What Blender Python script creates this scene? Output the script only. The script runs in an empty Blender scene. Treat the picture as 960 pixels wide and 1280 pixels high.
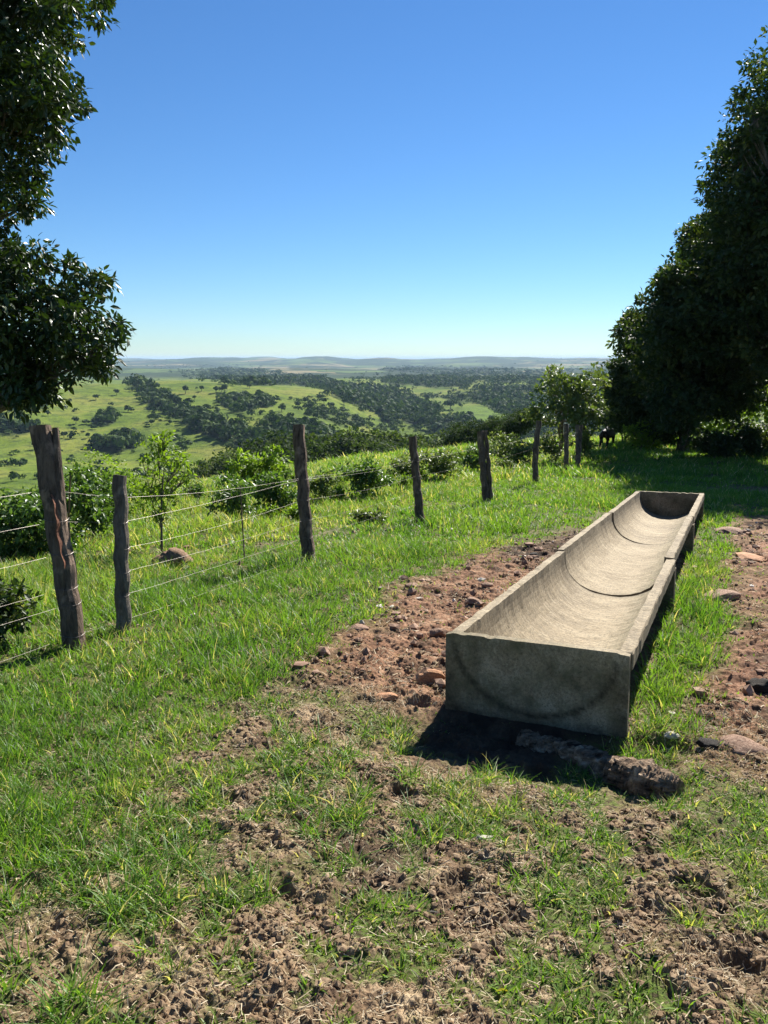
import bpy, bmesh, math, random
import numpy as np
from mathutils import Vector, Matrix
R = math.radians
random.seed(7)
RNG = np.random.default_rng(11)
scene = bpy.context.scene
COL = scene.collection

# ------------------------------------------------------------------ camera
CAM_Z = 1.5
PITCH = R(11.3)
F = 962.0                       # focal length in pixels of the 960x1280 photograph
cam_d = bpy.data.cameras.new('camera')
cam = bpy.data.objects.new('camera', cam_d); COL.objects.link(cam)
cam.location = (0, 0, CAM_Z)
cam.rotation_euler = (R(90) - PITCH, 0, 0)
cam_d.sensor_fit = 'VERTICAL'; cam_d.sensor_height = 34.6; cam_d.sensor_width = 25.95
cam_d.lens = 26.0
cam_d.clip_start = 0.05; cam_d.clip_end = 60000
scene.camera = cam

# ------------------------------------------------------------------ sky and sun
SUN_EL = R(38.5); SUN_AZ = R(28)          # azimuth to the right of the view direction
SUN_DIR = Vector((math.sin(SUN_AZ)*math.cos(SUN_EL), math.cos(SUN_AZ)*math.cos(SUN_EL), math.sin(SUN_EL)))
w = bpy.data.worlds.new('World'); scene.world = w; w.use_nodes = True
nt = w.node_tree; nt.nodes.clear()
sky = nt.nodes.new('ShaderNodeTexSky'); sky.sky_type = 'NISHITA'; sky.sun_disc = False
sky.sun_elevation = SUN_EL; sky.sun_rotation = SUN_AZ
sky.altitude = 300; sky.air_density = 1.0; sky.dust_density = 0.0; sky.ozone_density = 5.0
bg = nt.nodes.new('ShaderNodeBackground'); bg.inputs['Strength'].default_value = 0.05
wo = nt.nodes.new('ShaderNodeOutputWorld')
hs = nt.nodes.new('ShaderNodeHueSaturation'); hs.inputs['Saturation'].default_value = 1.1
nt.links.new(sky.outputs[0], hs.inputs['Color']); tn = nt.nodes.new('ShaderNodeMix'); tn.data_type = 'RGBA'; tn.blend_type = 'MULTIPLY'; tn.inputs[0].default_value = 1; tn.inputs[7].default_value = (.72, .87, 1.0, 1)
nt.links.new(hs.outputs[0], tn.inputs[6]); nt.links.new(tn.outputs[2], bg.inputs[0]); nt.links.new(bg.outputs[0], wo.inputs[0])
sd = bpy.data.lights.new('sun', 'SUN'); sd.energy = 5.0; sd.angle = R(0.53); sd.color = (1.0, 0.955, 0.88)
so = bpy.data.objects.new('sun', sd); COL.objects.link(so); so.location = (10, 20, 30)
so.rotation_euler = SUN_DIR.to_track_quat('Z', 'Y').to_euler()
vs = scene.view_settings
vs.view_transform = 'Standard'; vs.look = 'None'; vs.gamma = 1.0; vs.use_curve_mapping = False
vs.exposure = 1.3
scene.cycles.max_bounces = 6; scene.cycles.diffuse_bounces = 3; scene.cycles.glossy_bounces = 2
scene.cycles.transmission_bounces = 3; scene.cycles.transparent_max_bounces = 4; scene.cycles.volume_bounces = 0
scene.cycles.sample_clamp_indirect = 6

# ------------------------------------------------------------------ noise
def _h(ix, iy, seed):
    n = (ix.astype(np.int64)*374761393 + iy.astype(np.int64)*668265263 + seed*1274126177) & 0xffffffff
    n = ((n ^ (n >> 13))*1274126177) & 0xffffffff
    n = ((n ^ (n >> 16))*2246822519) & 0xffffffff
    return ((n ^ (n >> 15)) & 0xffffff)/float(0xffffff)
def vnoise(x, y, seed=0):
    x = np.asarray(x, float); y = np.asarray(y, float)
    ix = np.floor(x); iy = np.floor(y); fx = x-ix; fy = y-iy
    fx = fx*fx*fx*(fx*(fx*6-15)+10); fy = fy*fy*fy*(fy*(fy*6-15)+10)
    a = _h(ix, iy, seed); b = _h(ix+1, iy, seed); c = _h(ix, iy+1, seed); d = _h(ix+1, iy+1, seed)
    return (a+(b-a)*fx)+((c+(d-c)*fx)-(a+(b-a)*fx))*fy
def fbm(x, y, seed=0, octv=4, gain=.5):
    s = 0; a = 1; t = 0; x = np.asarray(x, float); y = np.asarray(y, float)
    for k in range(octv):
        s = s+a*(vnoise(x, y, seed+k*17)*2-1); t += a; a *= gain
        x, y = x*1.93+y*.53+7.1, y*1.93-x*.53+3.7
    return s/t
def worley(x, y, seed=0):
    x = np.asarray(x, float); y = np.asarray(y, float)
    ix = np.floor(x); iy = np.floor(y); f = np.full(x.shape, 9.0); idv = np.zeros(x.shape)
    for i in (-1, 0, 1):
        for j in (-1, 0, 1):
            px = ix+i+_h(ix+i, iy+j, seed); py = iy+j+_h(ix+i, iy+j, seed+5)
            d = (px-x)**2+(py-y)**2
            m = d < f
            f = np.where(m, d, f); idv = np.where(m, _h(ix+i, iy+j, seed+9), idv)
    return np.sqrt(f), idv
def sstep(a, b, x):
    t = np.clip((np.asarray(x, float)-a)/(b-a), 0, 1); return t*t*(3-2*t)

# ------------------------------------------------------------------ layout of the place
AX = R(24.8)                                        # fence and trough run this way
U = np.array([math.sin(AX), math.cos(AX)]); V = np.array([math.cos(AX), -math.sin(AX)])
T0 = np.array([.314, 3.72]); T_TOP = .133; T_L = 7.8; T_W = .9; T_SLOPE = -.0617; T_ROLL = .0335
F0 = np.array([-1.99, 4.72])                        # first post of the fence
def fence_q(x, y):  return (x-F0[0])*V[0]+(y-F0[1])*V[1]
def trough_tq(x, y):
    dx = x-T0[0]; dy = y-T0[1]
    return dx*U[0]+dy*U[1], dx*V[0]+dy*V[1]

# far relief: heights at distances (rows) for directions given as photo columns
PXC = [-900, -300, 0, 160, 250, 330, 400, 440, 480, 520, 600, 700, 900, 1500]
RK =  [100, 160, 240, 330, 420, 650, 900, 1200, 1700, 2500, 3500, 6000, 8000, 16000]
ZT = {
 100:  [-22]*5+[-23, -23, -23, -22, -21, -18, -14, -10, -8],
 160:  [-34, -34, -34, -34, -34, -34, -34, -33, -32, -31, -28, -22, -16, -14],
 240:  [-43, -43, -44, -45, -45, -45, -45, -44, -44, -42, -40, -34, -26, -20],
 330:  [-42, -42, -44, -46, -45, -43, -45, -48, -50, -49, -47, -44, -36, -30],
 420:  [-37, -37, -39, -42, -38, -35, -37, -44, -51, -52, -50, -48, -44, -40],
 650:  [-18, -18, -19, -19.5, -19, -20.5, -26, -35, -45, -49, -46, -45, -44, -40],
 900:  [-33, -33, -33, -33, -32, -32, -32, -35, -38, -42, -39, -40, -40, -40],
 1200: [-32, -32, -33, -33, -32, -32, -31, -31, -31, -31.5, -31, -32, -34, -34],
 1700: [-44]*14,
 2500: [-33, -32, -34, -30, -37, -34, -32, -36, -34, -37, -33, -38, -34, -33],
 3500: [-50]*14,
 6000: [0, -5, -10, -22, 14, -6, 12, -14, 8, -12, 12, -10, 0, 0],
 8000: [-60, -60, -60, -20, -50, 10, -60, -20, -60, -30, -60, 0, -60, -60],
 16000: [-26]*14}
_pxs = np.linspace(-900, 1500, 401); _lr = np.linspace(math.log(60), math.log(16500), 500)
_tab = np.zeros((len(_pxs), len(_lr)))
_cols = np.array([np.interp(_pxs, PXC, ZT[r]) for r in RK])
for i in range(len(_pxs)):
    _tab[i] = np.interp(np.exp(_lr), [60]+RK, [min(-12, _cols[0, i]+10)]+list(_cols[:, i]))
def _blur(a, k, axis):
    ker = np.hanning(k+2)[1:-1]; ker /= ker.sum()
    pad = [(0, 0), (0, 0)]; pad[axis] = (k//2, k//2)
    return np.apply_along_axis(lambda v: np.convolve(v, ker, 'valid'), axis, np.pad(a, pad, mode='edge'))
_tab = _blur(_blur(_tab, 15, 1), 7, 0)
def px_of(x, y):
    az = np.arctan2(x, y); azc = np.clip(az, -R(52), R(46))
    return 480+981*np.tan(azc)
def far_z(x, y):
    r = np.hypot(x, y)+1e-6; px = px_of(x, y)
    u = np.clip((px+900)/2400*(len(_pxs)-1), 0, len(_pxs)-1.001); v = np.clip((np.log(np.maximum(r, 60))-_lr[0])/(_lr[-1]-_lr[0])*(len(_lr)-1), 0, len(_lr)-1.001)
    i = u.astype(int); j = v.astype(int); fu = u-i; fv = v-j
    z = (_tab[i, j]*(1-fu)+_tab[i+1, j]*fu)*(1-fv)+(_tab[i, j+1]*(1-fu)+_tab[i+1, j+1]*fu)*fv
    z = z+fbm(x/90, y/90, 31, 3)*np.interp(r, [90, 400, 900, 3000], [1.2, 5.5, 4.0, 3.0])
    z = z+fbm(x/420, y/420, 77, 4)*np.interp(r, [300, 900, 2500, 6000, 9000], [0, 2.5, 7, 14, 10])
    z = z+fbm(x/350, y/350, 78, 3)*np.interp(r, [1500, 4500, 6500, 9000], [0, 10, 15, 10])
    z = z+np.maximum(fbm(x/1500, y/1500, 5, 3), 0)*np.interp(r, [2500, 6000, 9000, 16000], [0, 18, 25, 50])
    return z
def near_z(x, y):
    r = np.hypot(x, y); px = px_of(x, y)
    s = np.maximum(-fence_q(x, y)-.3, 0); s = 12*np.tanh(s/12)
    R0 = np.interp(px, [0, 200, 450, 620, 800, 960], [24, 30, 46, 58, 72, 80])
    e = .2*6*np.logaddexp(0, (r-R0)/6)
    z = -.07*np.maximum(y, -6)-.006*s*s-e+.2*6*np.logaddexp(0, -R0/6)
    bump = fbm(x*.22, y*.22, 3, 3)*.10*sstep(7, 14, r)+fbm(x*.6, y*.6, 8, 2)*.035*sstep(4.5, 8, r)
    t, q = trough_tq(x, y)
    bump = bump*(1-.85*sstep(2.2, .8, np.abs(q-.45))*sstep(-2, 0, t)*sstep(11, 9, t))
    return z+bump
def Z(x, y):
    x = np.asarray(x, float); y = np.asarray(y, float)
    r = np.hypot(x, y); m = sstep(75, 130, r)
    return near_z(x, y)*(1-m)+far_z(x, y)*m
def soil_mask(x, y):
    """1 = bare earth, 0 = full sward"""
    x = np.asarray(x, float); y = np.asarray(y, float)
    r = np.hypot(x, y); q = fence_q(x, y); t, tq = trough_tq(x, y)
    b = np.interp(y, [0, 1.4, 3.5, 5, 7.7, 9.5, 11.5, 16, 20], [2.0, 1.75, 1.85, 1.35, 1.15, 1.75, 2.5, 3.7, 5])
    n = fbm(x*1.1, y*1.1, 21, 4)*.55+fbm(x*4, y*4, 22, 3)*.28
    right_of_lush = sstep(-.25, .35, q-b+n*.6)
    left_dirt = right_of_lush*sstep(-.5, .1, t+n*.6)*(tq < .5)*sstep(12.5, 9, t)
    rightd = sstep(-.15, .25, tq-1.16+n*.4)*sstep(4.5, 3.2, tq+n*.5)*sstep(-.6, .0, t+n*.8)*sstep(9.5, 8, t)*(.8+.2*sstep(-.25, .15, fbm(x*1.7, y*1.7, 45, 3)))
    under = sstep(.0, .12, tq)*sstep(.95, .8, tq)*sstep(-.2, 0, t)*sstep(8.1, 7.9, t)
    front = right_of_lush*sstep(.3, -.5, t)*np.clip(.52+.85*fbm(x*2.3+9, y*2.3, 41, 4)+.45*fbm(x*9, y*9, 43, 2), 0, 1)
    def blob(cx, cy, rx, ry, a):
        return a*sstep(1.25, .6, np.hypot((x-cx)/rx, (y-cy)/ry)+n*1.1)
    front = np.maximum(front, blob(-.95, 1.68, .55, .25, .62)); front = np.maximum(front, blob(.02, 1.95, .25, .38, .8))
    front = np.maximum(front, blob(-.35, 2.75, .3, .35, .6))
    tuft = fbm(x*10+3, y*10, 47, 3); front = np.clip(front-.75*sstep(.03, .2, tuft)+.30*sstep(-.02, -.25, tuft), 0, 1)
    front = np.maximum(front, .97*sstep(-.60, -.38, t)*sstep(.02, -.02, t)*sstep(-.1, .05, tq)*sstep(.8, .6, tq))
    front = front*(1-.6*sstep(.9, 1.6, x)*sstep(3.2, 2.6, y))
    m = np.maximum(np.maximum(left_dirt*.95, rightd), np.maximum(under, front))
    far_path = .55*sstep(1.6, .5, np.abs((tq-1.6)-.5*np.sin(t*.2)))*sstep(9, 12, t)*sstep(-.1, .3, fbm(x*.8, y*.8, 61, 3)+.1)
    m = np.maximum(m, far_path)
    return np.clip(m, 0, 1)*sstep(34, 24, r)
def hoof(x, y):
    f, i = worley(x*2.6, y*2.6, 91); return sstep(.22, .10, f)*(i > .35)
def micro(x, y):
    x = np.asarray(x, float); y = np.asarray(y, float)
    r = np.hypot(x, y); k = sstep(16, 9, r); s = soil_mask(x, y)
    a = fbm(x*5, y*5, 51, 5, .66)*.040
    f, i = worley(x*11+fbm(x*9, y*9, 3)*.6, y*11+fbm(x*9, y*9, 4)*.6, 55)
    lump = np.maximum(.62-f, 0)*.035*(i > .3)
    f2, i2 = worley(x*27, y*27, 56)
    lump = lump+np.maximum(.6-f2, 0)*.016*(i2 > .25)
    f4, i4 = worley(x*55, y*55, 59); lump = lump+np.maximum(.6-f4, 0)*.010*(i4 > .3)
    fine = fbm(x*36, y*36, 58, 4, .7)*.014
    t, q = trough_tq(x, y)
    red = sstep(-.4, .2, t)                      # stonier, rutted ground beside the trough
    f3, i3 = worley(x*6.5+2, y*6.5, 57)
    plate = np.minimum(np.maximum(.55-f3, 0), .18)*.08*(i3 > .45)*red
    ins = sstep(-.15, .02, q)*sstep(1.05, .88, q)*sstep(-.15, .0, t)*sstep(8., 7.8, t)
    hollow = .06*sstep(-.95, -.45, t)*sstep(.06, -.02, t)*sstep(-.45, -.05, q)*sstep(1.35, 1.0, q)  # ground lowered before the near panel to lengthen the trough's shadow
    amp = .72
    h = -hollow+a*(.5+.5*s)+amp*(lump+plate)*(.25+.75*s)+amp*fine*(.3+.7*s)-hoof(x, y)*.034*(.35+.65*s)*(1-red*.5)
    return h*k*(1-.8*ins)
def ZG(x, y): return Z(x, y)+micro(x, y)
def zg(x, y): return float(ZG(np.array([x]), np.array([y]))[0])

def ray(px, py):
    cx = px-480; up = 640-py
    d = np.array([cx, F*math.cos(PITCH)+up*math.sin(PITCH), up*math.cos(PITCH)-F*math.sin(PITCH)])
    return d/np.linalg.norm(d)
def at(px, py):
    """ground point where a sight line of the calibration photo meets the terrain"""
    d = ray(px, py); ts = np.concatenate([np.linspace(1, 60, 1500), np.geomspace(60, 15000, 3000)])
    X = d[0]*ts; Y = d[1]*ts; H = CAM_Z+d[2]*ts-Z(X, Y)
    k = np.argmax(H < 0) if (H < 0).any() else len(ts)-1
    return X[k], Y[k]
def at_depth(px, py, dep):
    """free point at a given depth along the view direction"""
    d = ray(px, py); f = np.array([0, math.cos(PITCH), -math.sin(PITCH)])
    p = d*dep/d.dot(f); return Vector((p[0], p[1], p[2]+CAM_Z))
def project(x, y, z):
    zc = z-CAM_Z; dep = y*math.cos(PITCH)-zc*math.sin(PITCH); up = y*math.sin(PITCH)+zc*math.cos(PITCH)
    return 480+F*x/dep, 640-F*up/dep, dep

# ------------------------------------------------------------------ mesh helpers
def mesh_np(name, v, f, mats, attrs=None, smooth=False, midx=None):
    me = bpy.data.meshes.new(name)
    v = np.ascontiguousarray(v, np.float32); f = np.ascontiguousarray(f, np.int32); k = f.shape[1]
    me.vertices.add(len(v)); me.vertices.foreach_set('co', v.ravel())
    me.loops.add(f.size); me.loops.foreach_set('vertex_index', f.ravel())
    me.polygons.add(len(f)); me.polygons.foreach_set('loop_start', np.arange(0, f.size, k, dtype=np.int32))
    me.polygons.foreach_set('loop_total', np.full(len(f), k, np.int32))
    me.polygons.foreach_set('use_smooth', np.full(len(f), smooth, bool))
    for m in (mats if isinstance(mats, (list, tuple)) else [mats]): me.materials.append(m)
    if midx is not None: me.polygons.foreach_set('material_index', np.ascontiguousarray(midx, np.int32))
    for n, a in (attrs or {}).items():
        at_ = me.attributes.new(n, 'FLOAT', 'POINT'); at_.data.foreach_set('value', np.ascontiguousarray(a, np.float32))
    me.update(calc_edges=True); me.validate()
    return me
def link(name, me, parent=None, loc=None):
    o = bpy.data.objects.new(name, me); COL.objects.link(o)
    if parent is not None: o.parent = parent
    if loc is not None: o.location = loc
    return o
def tag(o, label=None, cat=None, group=None, kind=None):
    if label: o['label'] = label
    if cat: o['category'] = cat
    if group: o['group'] = group
    if kind: o['kind'] = kind
    return o
def empty(name, loc, label, cat, group=None, rz=0):
    o = bpy.data.objects.new(name, None); COL.objects.link(o); o.location = loc; o.rotation_euler = (0, 0, rz)
    o.empty_display_size = .2
    return tag(o, label, cat, group)
def copy_tree(o, parent=None):
    c = o.copy(); COL.objects.link(c)
    if parent is not None: c.parent = parent
    for ch in list(o.children): copy_tree(ch, c)
    return c
def merge(parts):
    vs_, fs_, n = [], [], 0; at_ = {}
    for p in parts:
        v, f = p[0], p[1]; vs_.append(v); fs_.append(f+n); n += len(v)
        for k, a in (p[2] if len(p) > 2 else {}).items(): at_.setdefault(k, []).append(a)
    return np.concatenate(vs_), np.concatenate(fs_), {k: np.concatenate(a) for k, a in at_.items()}
def tube(pts, rad, sides=8, cap=True, jitter=0, seed=0):
    """swept tube as quads (end caps pinched); jitter roughens the radius"""
    pts = np.asarray(pts, float); n = len(pts); rad = np.broadcast_to(np.asarray(rad, float), (n,))
    tan = np.gradient(pts, axis=0); tan /= np.linalg.norm(tan, axis=1)[:, None]+1e-9
    ref = np.array([0, 0, 1.0]) if abs(tan[0][2]) < .9 else np.array([1.0, 0, 0])
    a = np.cross(tan, ref); a /= np.linalg.norm(a, axis=1)[:, None]+1e-9; b = np.cross(tan, a)
    ang = np.arange(sides)/sides*2*math.pi
    rr = rad[:, None]*np.ones((1, sides))
    if jitter:
        g = np.random.default_rng(seed); rr = rr*(1+jitter*(g.random((n, sides))-.5)*2)
    v = pts[:, None, :]+rr[:, :, None]*(np.cos(ang)[None, :, None]*a[:, None, :]+np.sin(ang)[None, :, None]*b[:, None, :])
    v = v.reshape(-1, 3); i = np.arange(n-1)[:, None]*sides; j = np.arange(sides)[None, :]; j2 = (j+1) % sides
    f = np.stack([i+j, i+j2, i+sides+j2, i+sides+j], -1).reshape(-1, 4)
    if cap:
        m = len(v); v = np.concatenate([v, pts[:1], pts[-1:]])
        c0 = np.stack([j[0][::2], np.full(len(j[0][::2]), m), j2[0][1::2] if sides % 2 == 0 else j2[0][::2], j2[0][::2]], -1)
        c1 = c0.copy(); c1 = np.where(c1 == m, m+1, c1+(n-1)*sides); c1 = c1[:, ::-1]
        if sides % 2 == 0: f = np.concatenate([f, c0, c1])
    return v, f
def box(x0, x1, y0, y1, z0, z1):
    v = np.array([[x, y, z] for x in (x0, x1) for y in (y0, y1) for z in (z0, z1)], float)
    f = np.array([[0, 1, 3, 2], [4, 6, 7, 5], [0, 4, 5, 1], [2, 3, 7, 6], [0, 2, 6, 4], [1, 5, 7, 3]])
    return v, f

# ------------------------------------------------------------------ materials
class NT:
    def __init__(s, name):
        s.m = bpy.data.materials.new(name); s.m.use_nodes = True; s.t = s.m.node_tree
        s.p = s.t.nodes['Principled BSDF']; s.out = s.t.nodes['Material Output']
        s.p.inputs['Specular IOR Level'].default_value = .3
    def n(s, ty, **kw):
        o = s.t.nodes.new(ty)
        for k, v in kw.items():
            if k in o.inputs: o.inputs[k].default_value = v
            else: setattr(o, k, v)
        return o
    def l(s, a, b): s.t.links.new(a, b)
    def coord(s, scale=(1, 1, 1)):
        c = s.n('ShaderNodeTexCoord'); mp = s.n('ShaderNodeMapping'); mp.inputs['Scale'].default_value = scale
        s.l(c.outputs['Object'], mp.inputs['Vector']); return mp.outputs[0]
    def noise(s, sc, det=5, rough=.6, vec=None, dist=0):
        n = s.n('ShaderNodeTexNoise'); n.inputs['Scale'].default_value = sc; n.inputs['Detail'].default_value = det
        n.inputs['Roughness'].default_value = rough; n.inputs['Distortion'].default_value = dist
        if vec is not None: s.l(vec, n.inputs['Vector'])
        return n.outputs['Fac']
    def ramp(s, fac, stops):
        r = s.n('ShaderNodeValToRGB'); e = r.color_ramp.elements
        while len(e) < len(stops): e.new(.5)
        for k, (p, c) in enumerate(stops):
            e[k].position = p; e[k].color = (*c, 1) if len(c) == 3 else c
        s.l(fac, r.inputs[0]); return r.outputs[0]
    def mix(s, fac, a, b, mode='MIX'):
        m = s.n('ShaderNodeMix'); m.data_type = 'RGBA'; m.blend_type = mode
        for i, x in ((0, fac), (6, a), (7, b)):
            if hasattr(x, 'is_linked'): s.l(x, m.inputs[i])
            else: m.inputs[i].default_value = x if not isinstance(x, tuple) else (*x, 1)[:4]
        return m.outputs[2]
    def attr(s, name):
        a = s.n('ShaderNodeAttribute'); a.attribute_name = name; return a.outputs['Fac']
    def math(s, op, a, b=0.0, clamp=False):
        m = s.n('ShaderNodeMath'); m.operation = op; m.use_clamp = clamp
        for i, x in enumerate((a, b)):
            if hasattr(x, 'is_linked'): s.l(x, m.inputs[i])
            else: m.inputs[i].default_value = x
        return m.outputs[0]
    def bump(s, h, strength=.5, dist=.01, normal=None):
        b = s.n('ShaderNodeBump'); b.inputs['Strength'].default_value = strength; b.inputs['Distance'].default_value = dist
        s.l(h, b.inputs['Height'])
        if normal is not None: s.l(normal, b.inputs['Normal'])
        s.l(b.outputs[0], s.p.inputs['Normal']); return b.outputs[0]
    def col(s, c):
        if hasattr(c, 'is_linked'): s.l(c, s.p.inputs['Base Color'])
        else: s.p.inputs['Base Color'].default_value = (*c, 1)

def mat_leaf(name, stops, rough=.45, trans=.35, tint=(1.25, 1.35, .5), spec=.4, attr='rnd'):
    t = NT(name); c = t.ramp(t.attr(attr), stops); t.col(c); t.p.inputs['Roughness'].default_value = rough
    t.p.inputs['Specular IOR Level'].default_value = spec
    tr = t.n('ShaderNodeBsdfTranslucent'); t.l(t.mix(1.0, c, tint, 'MULTIPLY'), tr.inputs['Color'])
    mx = t.n('ShaderNodeMixShader'); mx.inputs[0].default_value = trans
    t.l(t.p.outputs[0], mx.inputs[1]); t.l(tr.outputs[0], mx.inputs[2]); t.l(mx.outputs[0], t.out.inputs[0])
    return t.m
def mat_bark(name, dark=(.035, .025, .018), light=(.16, .13, .10), sc=14):
    t = NT(name); v = t.coord((1, 1, .18)); n1 = t.noise(sc, 8, .7, v, .4); v2 = t.coord((1, 1, .7)); n2 = t.noise(9, 4, .6, v2)
    c = t.ramp(n1, [(.3, dark), (.62, light), (.8, tuple(x*1.3 for x in light))])
    c = t.mix(t.ramp(n2, [(.55, (0, 0, 0)), (.68, (1, 1, 1))]), c, tuple(min(.5, x*1.7) for x in light)); t.col(c)
    t.p.inputs['Roughness'].default_value = .9; t.bump(n1, .9, .03); return t.m

def build_ground_mat():
    t = NT('ground_soil_and_sward'); co = t.coord()
    soil = t.attr('soil'); red = t.attr('red'); damp_shade = t.attr('damp_shade')
    n1 = t.noise(6, 8, .7, co); n2 = t.noise(38, 6, .7, co); n3 = t.noise(130, 4, .7, co)
    brown = t.ramp(n1, [(.3, (.075, .046, .030)), (.5, (.205, .137, .080)), (.66, (.40, .305, .190))])
    redc = t.ramp(n1, [(.3, (.085, .042, .025)), (.5, (.215, .112, .066)), (.70, (.40, .25, .155))])
    c = t.mix(red, brown, redc)
    c = t.mix(.75, c, t.ramp(n2, [(.32, (.45, .42, .4)), (.5, (.98, .98, .98)), (.66, (1.4, 1.36, 1.28))]), 'MULTIPLY')
    c = t.mix(t.ramp(n3, [(.60, (0, 0, 0)), (.68, (.6, .6, .6))]), c, (.42, .34, .23))
    c = t.mix(damp_shade, c, (.035, .022, .016))  # damp soil, and the trough's shadow painted into the earth colour
    g1 = t.noise(2.3, 5, .6, co); g2 = t.noise(55, 5, .75, co)
    gr = t.ramp(g1, [(.3, (.055, .085, .018)), (.52, (.085, .125, .024)), (.72, (.14, .15, .045))])
    gr = t.mix(.6, gr, t.ramp(g2, [(.35, (.35, .35, .3)), (.62, (1.35, 1.35, 1.2))]), 'MULTIPLY')
    near = t.mix(t.ramp(g2, [(.4, (0, 0, 0)), (.55, (1, 1, 1))]), (.07, .055, .03), gr)
    c = t.mix(soil, near, c); t.col(c)
    t.p.inputs['Roughness'].default_value = .95; t.p.inputs['Specular IOR Level'].default_value = .15
    h = t.math('ADD', t.math('MULTIPLY', n2, .7), t.math('MULTIPLY', n3, .4)); t.bump(h, .9, .015)
    return t.m
def build_hill_mat():
    t = NT('hill_pasture_and_scrub'); co = t.coord()
    wood = t.attr('wood'); tone = t.attr('tone'); far = t.attr('far')
    n1 = t.noise(.02, 6, .6, co, .5); n2 = t.noise(.17, 6, .7, co); n3 = t.noise(.7, 4, .7, co)
    gr = t.ramp(n1, [(.34, (.070, .112, .015)), (.5, (.125, .170, .022)), (.62, (.185, .195, .04))])
    gr = t.mix(tone, gr, (.105, .165, .022))
    gr = t.mix(t.ramp(n2, [(.48, (0, 0, 0)), (.62, (.75, .75, .75))]), gr, (.045, .068, .018))
    gr = t.mix(t.ramp(n3, [(.58, (0, 0, 0)), (.70, (.55, .55, .55))]), gr, (.04, .06, .015))
    v = t.n('ShaderNodeTexVoronoi'); v.inputs['Scale'].default_value = .0042; t.l(co, v.inputs['Vector'])
    vs_ = t.n('ShaderNodeSeparateColor'); t.l(v.outputs['Color'], vs_.inputs[0])
    fld = t.ramp(vs_.outputs[0], [(0, (.035, .055, .018)), (.3, (.035, .055, .018)), (.34, (.09, .13, .035)), (.6, (.13, .15, .05)), (.64, (.2, .17, .09)), (.85, (.075, .11, .03))])
    fld.node.color_ramp.interpolation = 'CONSTANT'
    n4 = t.noise(.0035, 7, .65, co, .3)
    fld = t.mix(t.ramp(n4, [(.47, (0, 0, 0)), (.54, (1, 1, 1))]), fld, (.028, .045, .016))
    c = t.mix(far, gr, fld)
    c = t.mix(wood, c, (.024, .036, .012)); t.col(c)
    t.p.inputs['Roughness'].default_value = 1; t.p.inputs['Specular IOR Level'].default_value = .05
    t.bump(t.math('ADD', n3, n2), .6, 1.2)
    return t.m
def mat_concrete(name, dirty=0.0):
    t = NT(name); co = t.coord(); cs = t.coord((1.2, 9, .9)); 
    n1 = t.noise(2.2, 7, .65, co, .4); n2 = t.noise(60, 6, .75, co); n3 = t.noise(5, 8, .78, cs, .9); n4 = t.noise(190, 3, .7, co)
    c = t.ramp(n1, [(.28, (.145, .108, .062)), (.5, (.255, .200, .122)), (.72, (.355, .290, .190))])
    c = t.mix(t.ramp(n3, [(.50, (0, 0, 0)), (.64, (.6, .6, .6))]), c, (.48, .41, .285))
    c = t.mix(t.ramp(n3, [(.32, (.75, .75, .75)), (.45, (0, 0, 0))]), c, (.13, .115, .085))
    c = t.mix(.8, c, t.ramp(n2, [(.36, (.40, .38, .34)), (.5, (.92, .92, .92)), (.62, (1.22, 1.19, 1.12))]), 'MULTIPLY')
    c = t.mix(t.ramp(n4, [(.56, (0, 0, 0)), (.66, (.75, .75, .75))]), c, (.10, .085, .06))
    moss = t.attr('moss'); nm = t.noise(14, 6, .7, co)
    c = t.mix(t.math('MULTIPLY', moss, t.ramp(nm, [(.35, (0, 0, 0)), (.6, (1, 1, 1))])), c, (.095, .100, .045))
    st = t.attr('stain_dark'); ns = t.noise(20, 6, .75, co)
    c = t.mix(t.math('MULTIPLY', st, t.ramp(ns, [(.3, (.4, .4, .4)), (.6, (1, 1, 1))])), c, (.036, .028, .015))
    t.col(c); t.p.inputs['Roughness'].default_value = .85
    h = t.math('ADD', t.math('MULTIPLY', n2, .8), t.math('MULTIPLY', n4, .4)); t.bump(h, .7, .006)
    return t.m
def mat_simple(name, stops, sc, rough=.9, bumpd=.01, det=7, stretch=(1, 1, 1), spec=.2):
    t = NT(name); co = t.coord(stretch); n = t.noise(sc, det, .7, co, .3); t.col(t.ramp(n, stops))
    t.p.inputs['Roughness'].default_value = rough; t.p.inputs['Specular IOR Level'].default_value = spec
    n2 = t.noise(sc*5, 5, .7, co); t.bump(t.math('ADD', n, t.math('MULTIPLY', n2, .4)), .8, bumpd); return t.m

M = {}
M['ground'] = build_ground_mat(); M['hills'] = build_hill_mat(); M['concrete'] = mat_concrete('weathered_concrete')
M['bark'] = mat_bark('tree_bark'); M['post'] = mat_bark('fence_post_bark', (.020, .012, .008), (.17, .118, .082), 26)
M['oldwood'] = mat_bark('grey_split_wood', (.03, .024, .018), (.17, .14, .11), 30)
M['redwood'] = mat_simple('torn_red_wood', [(.3, (.07, .03, .018)), (.6, (.22, .095, .055))], 30, .8, .004, stretch=(1, 1, .15))
M['logwood'] = mat_simple('rotting_log_wood', [(.38, (.022, .014, .009)), (.52, (.19, .130, .082)), (.68, (.46, .35, .24))], 22, .95, .02, stretch=(.35, 1, 1))
M['wire'] = mat_simple('galvanised_wire', [(.3, (.10, .085, .075)), (.7, (.22, .20, .18))], 60, .45, .0005); M['wire'].node_tree.nodes['Principled BSDF'].inputs['Metallic'].default_value = .6
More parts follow.
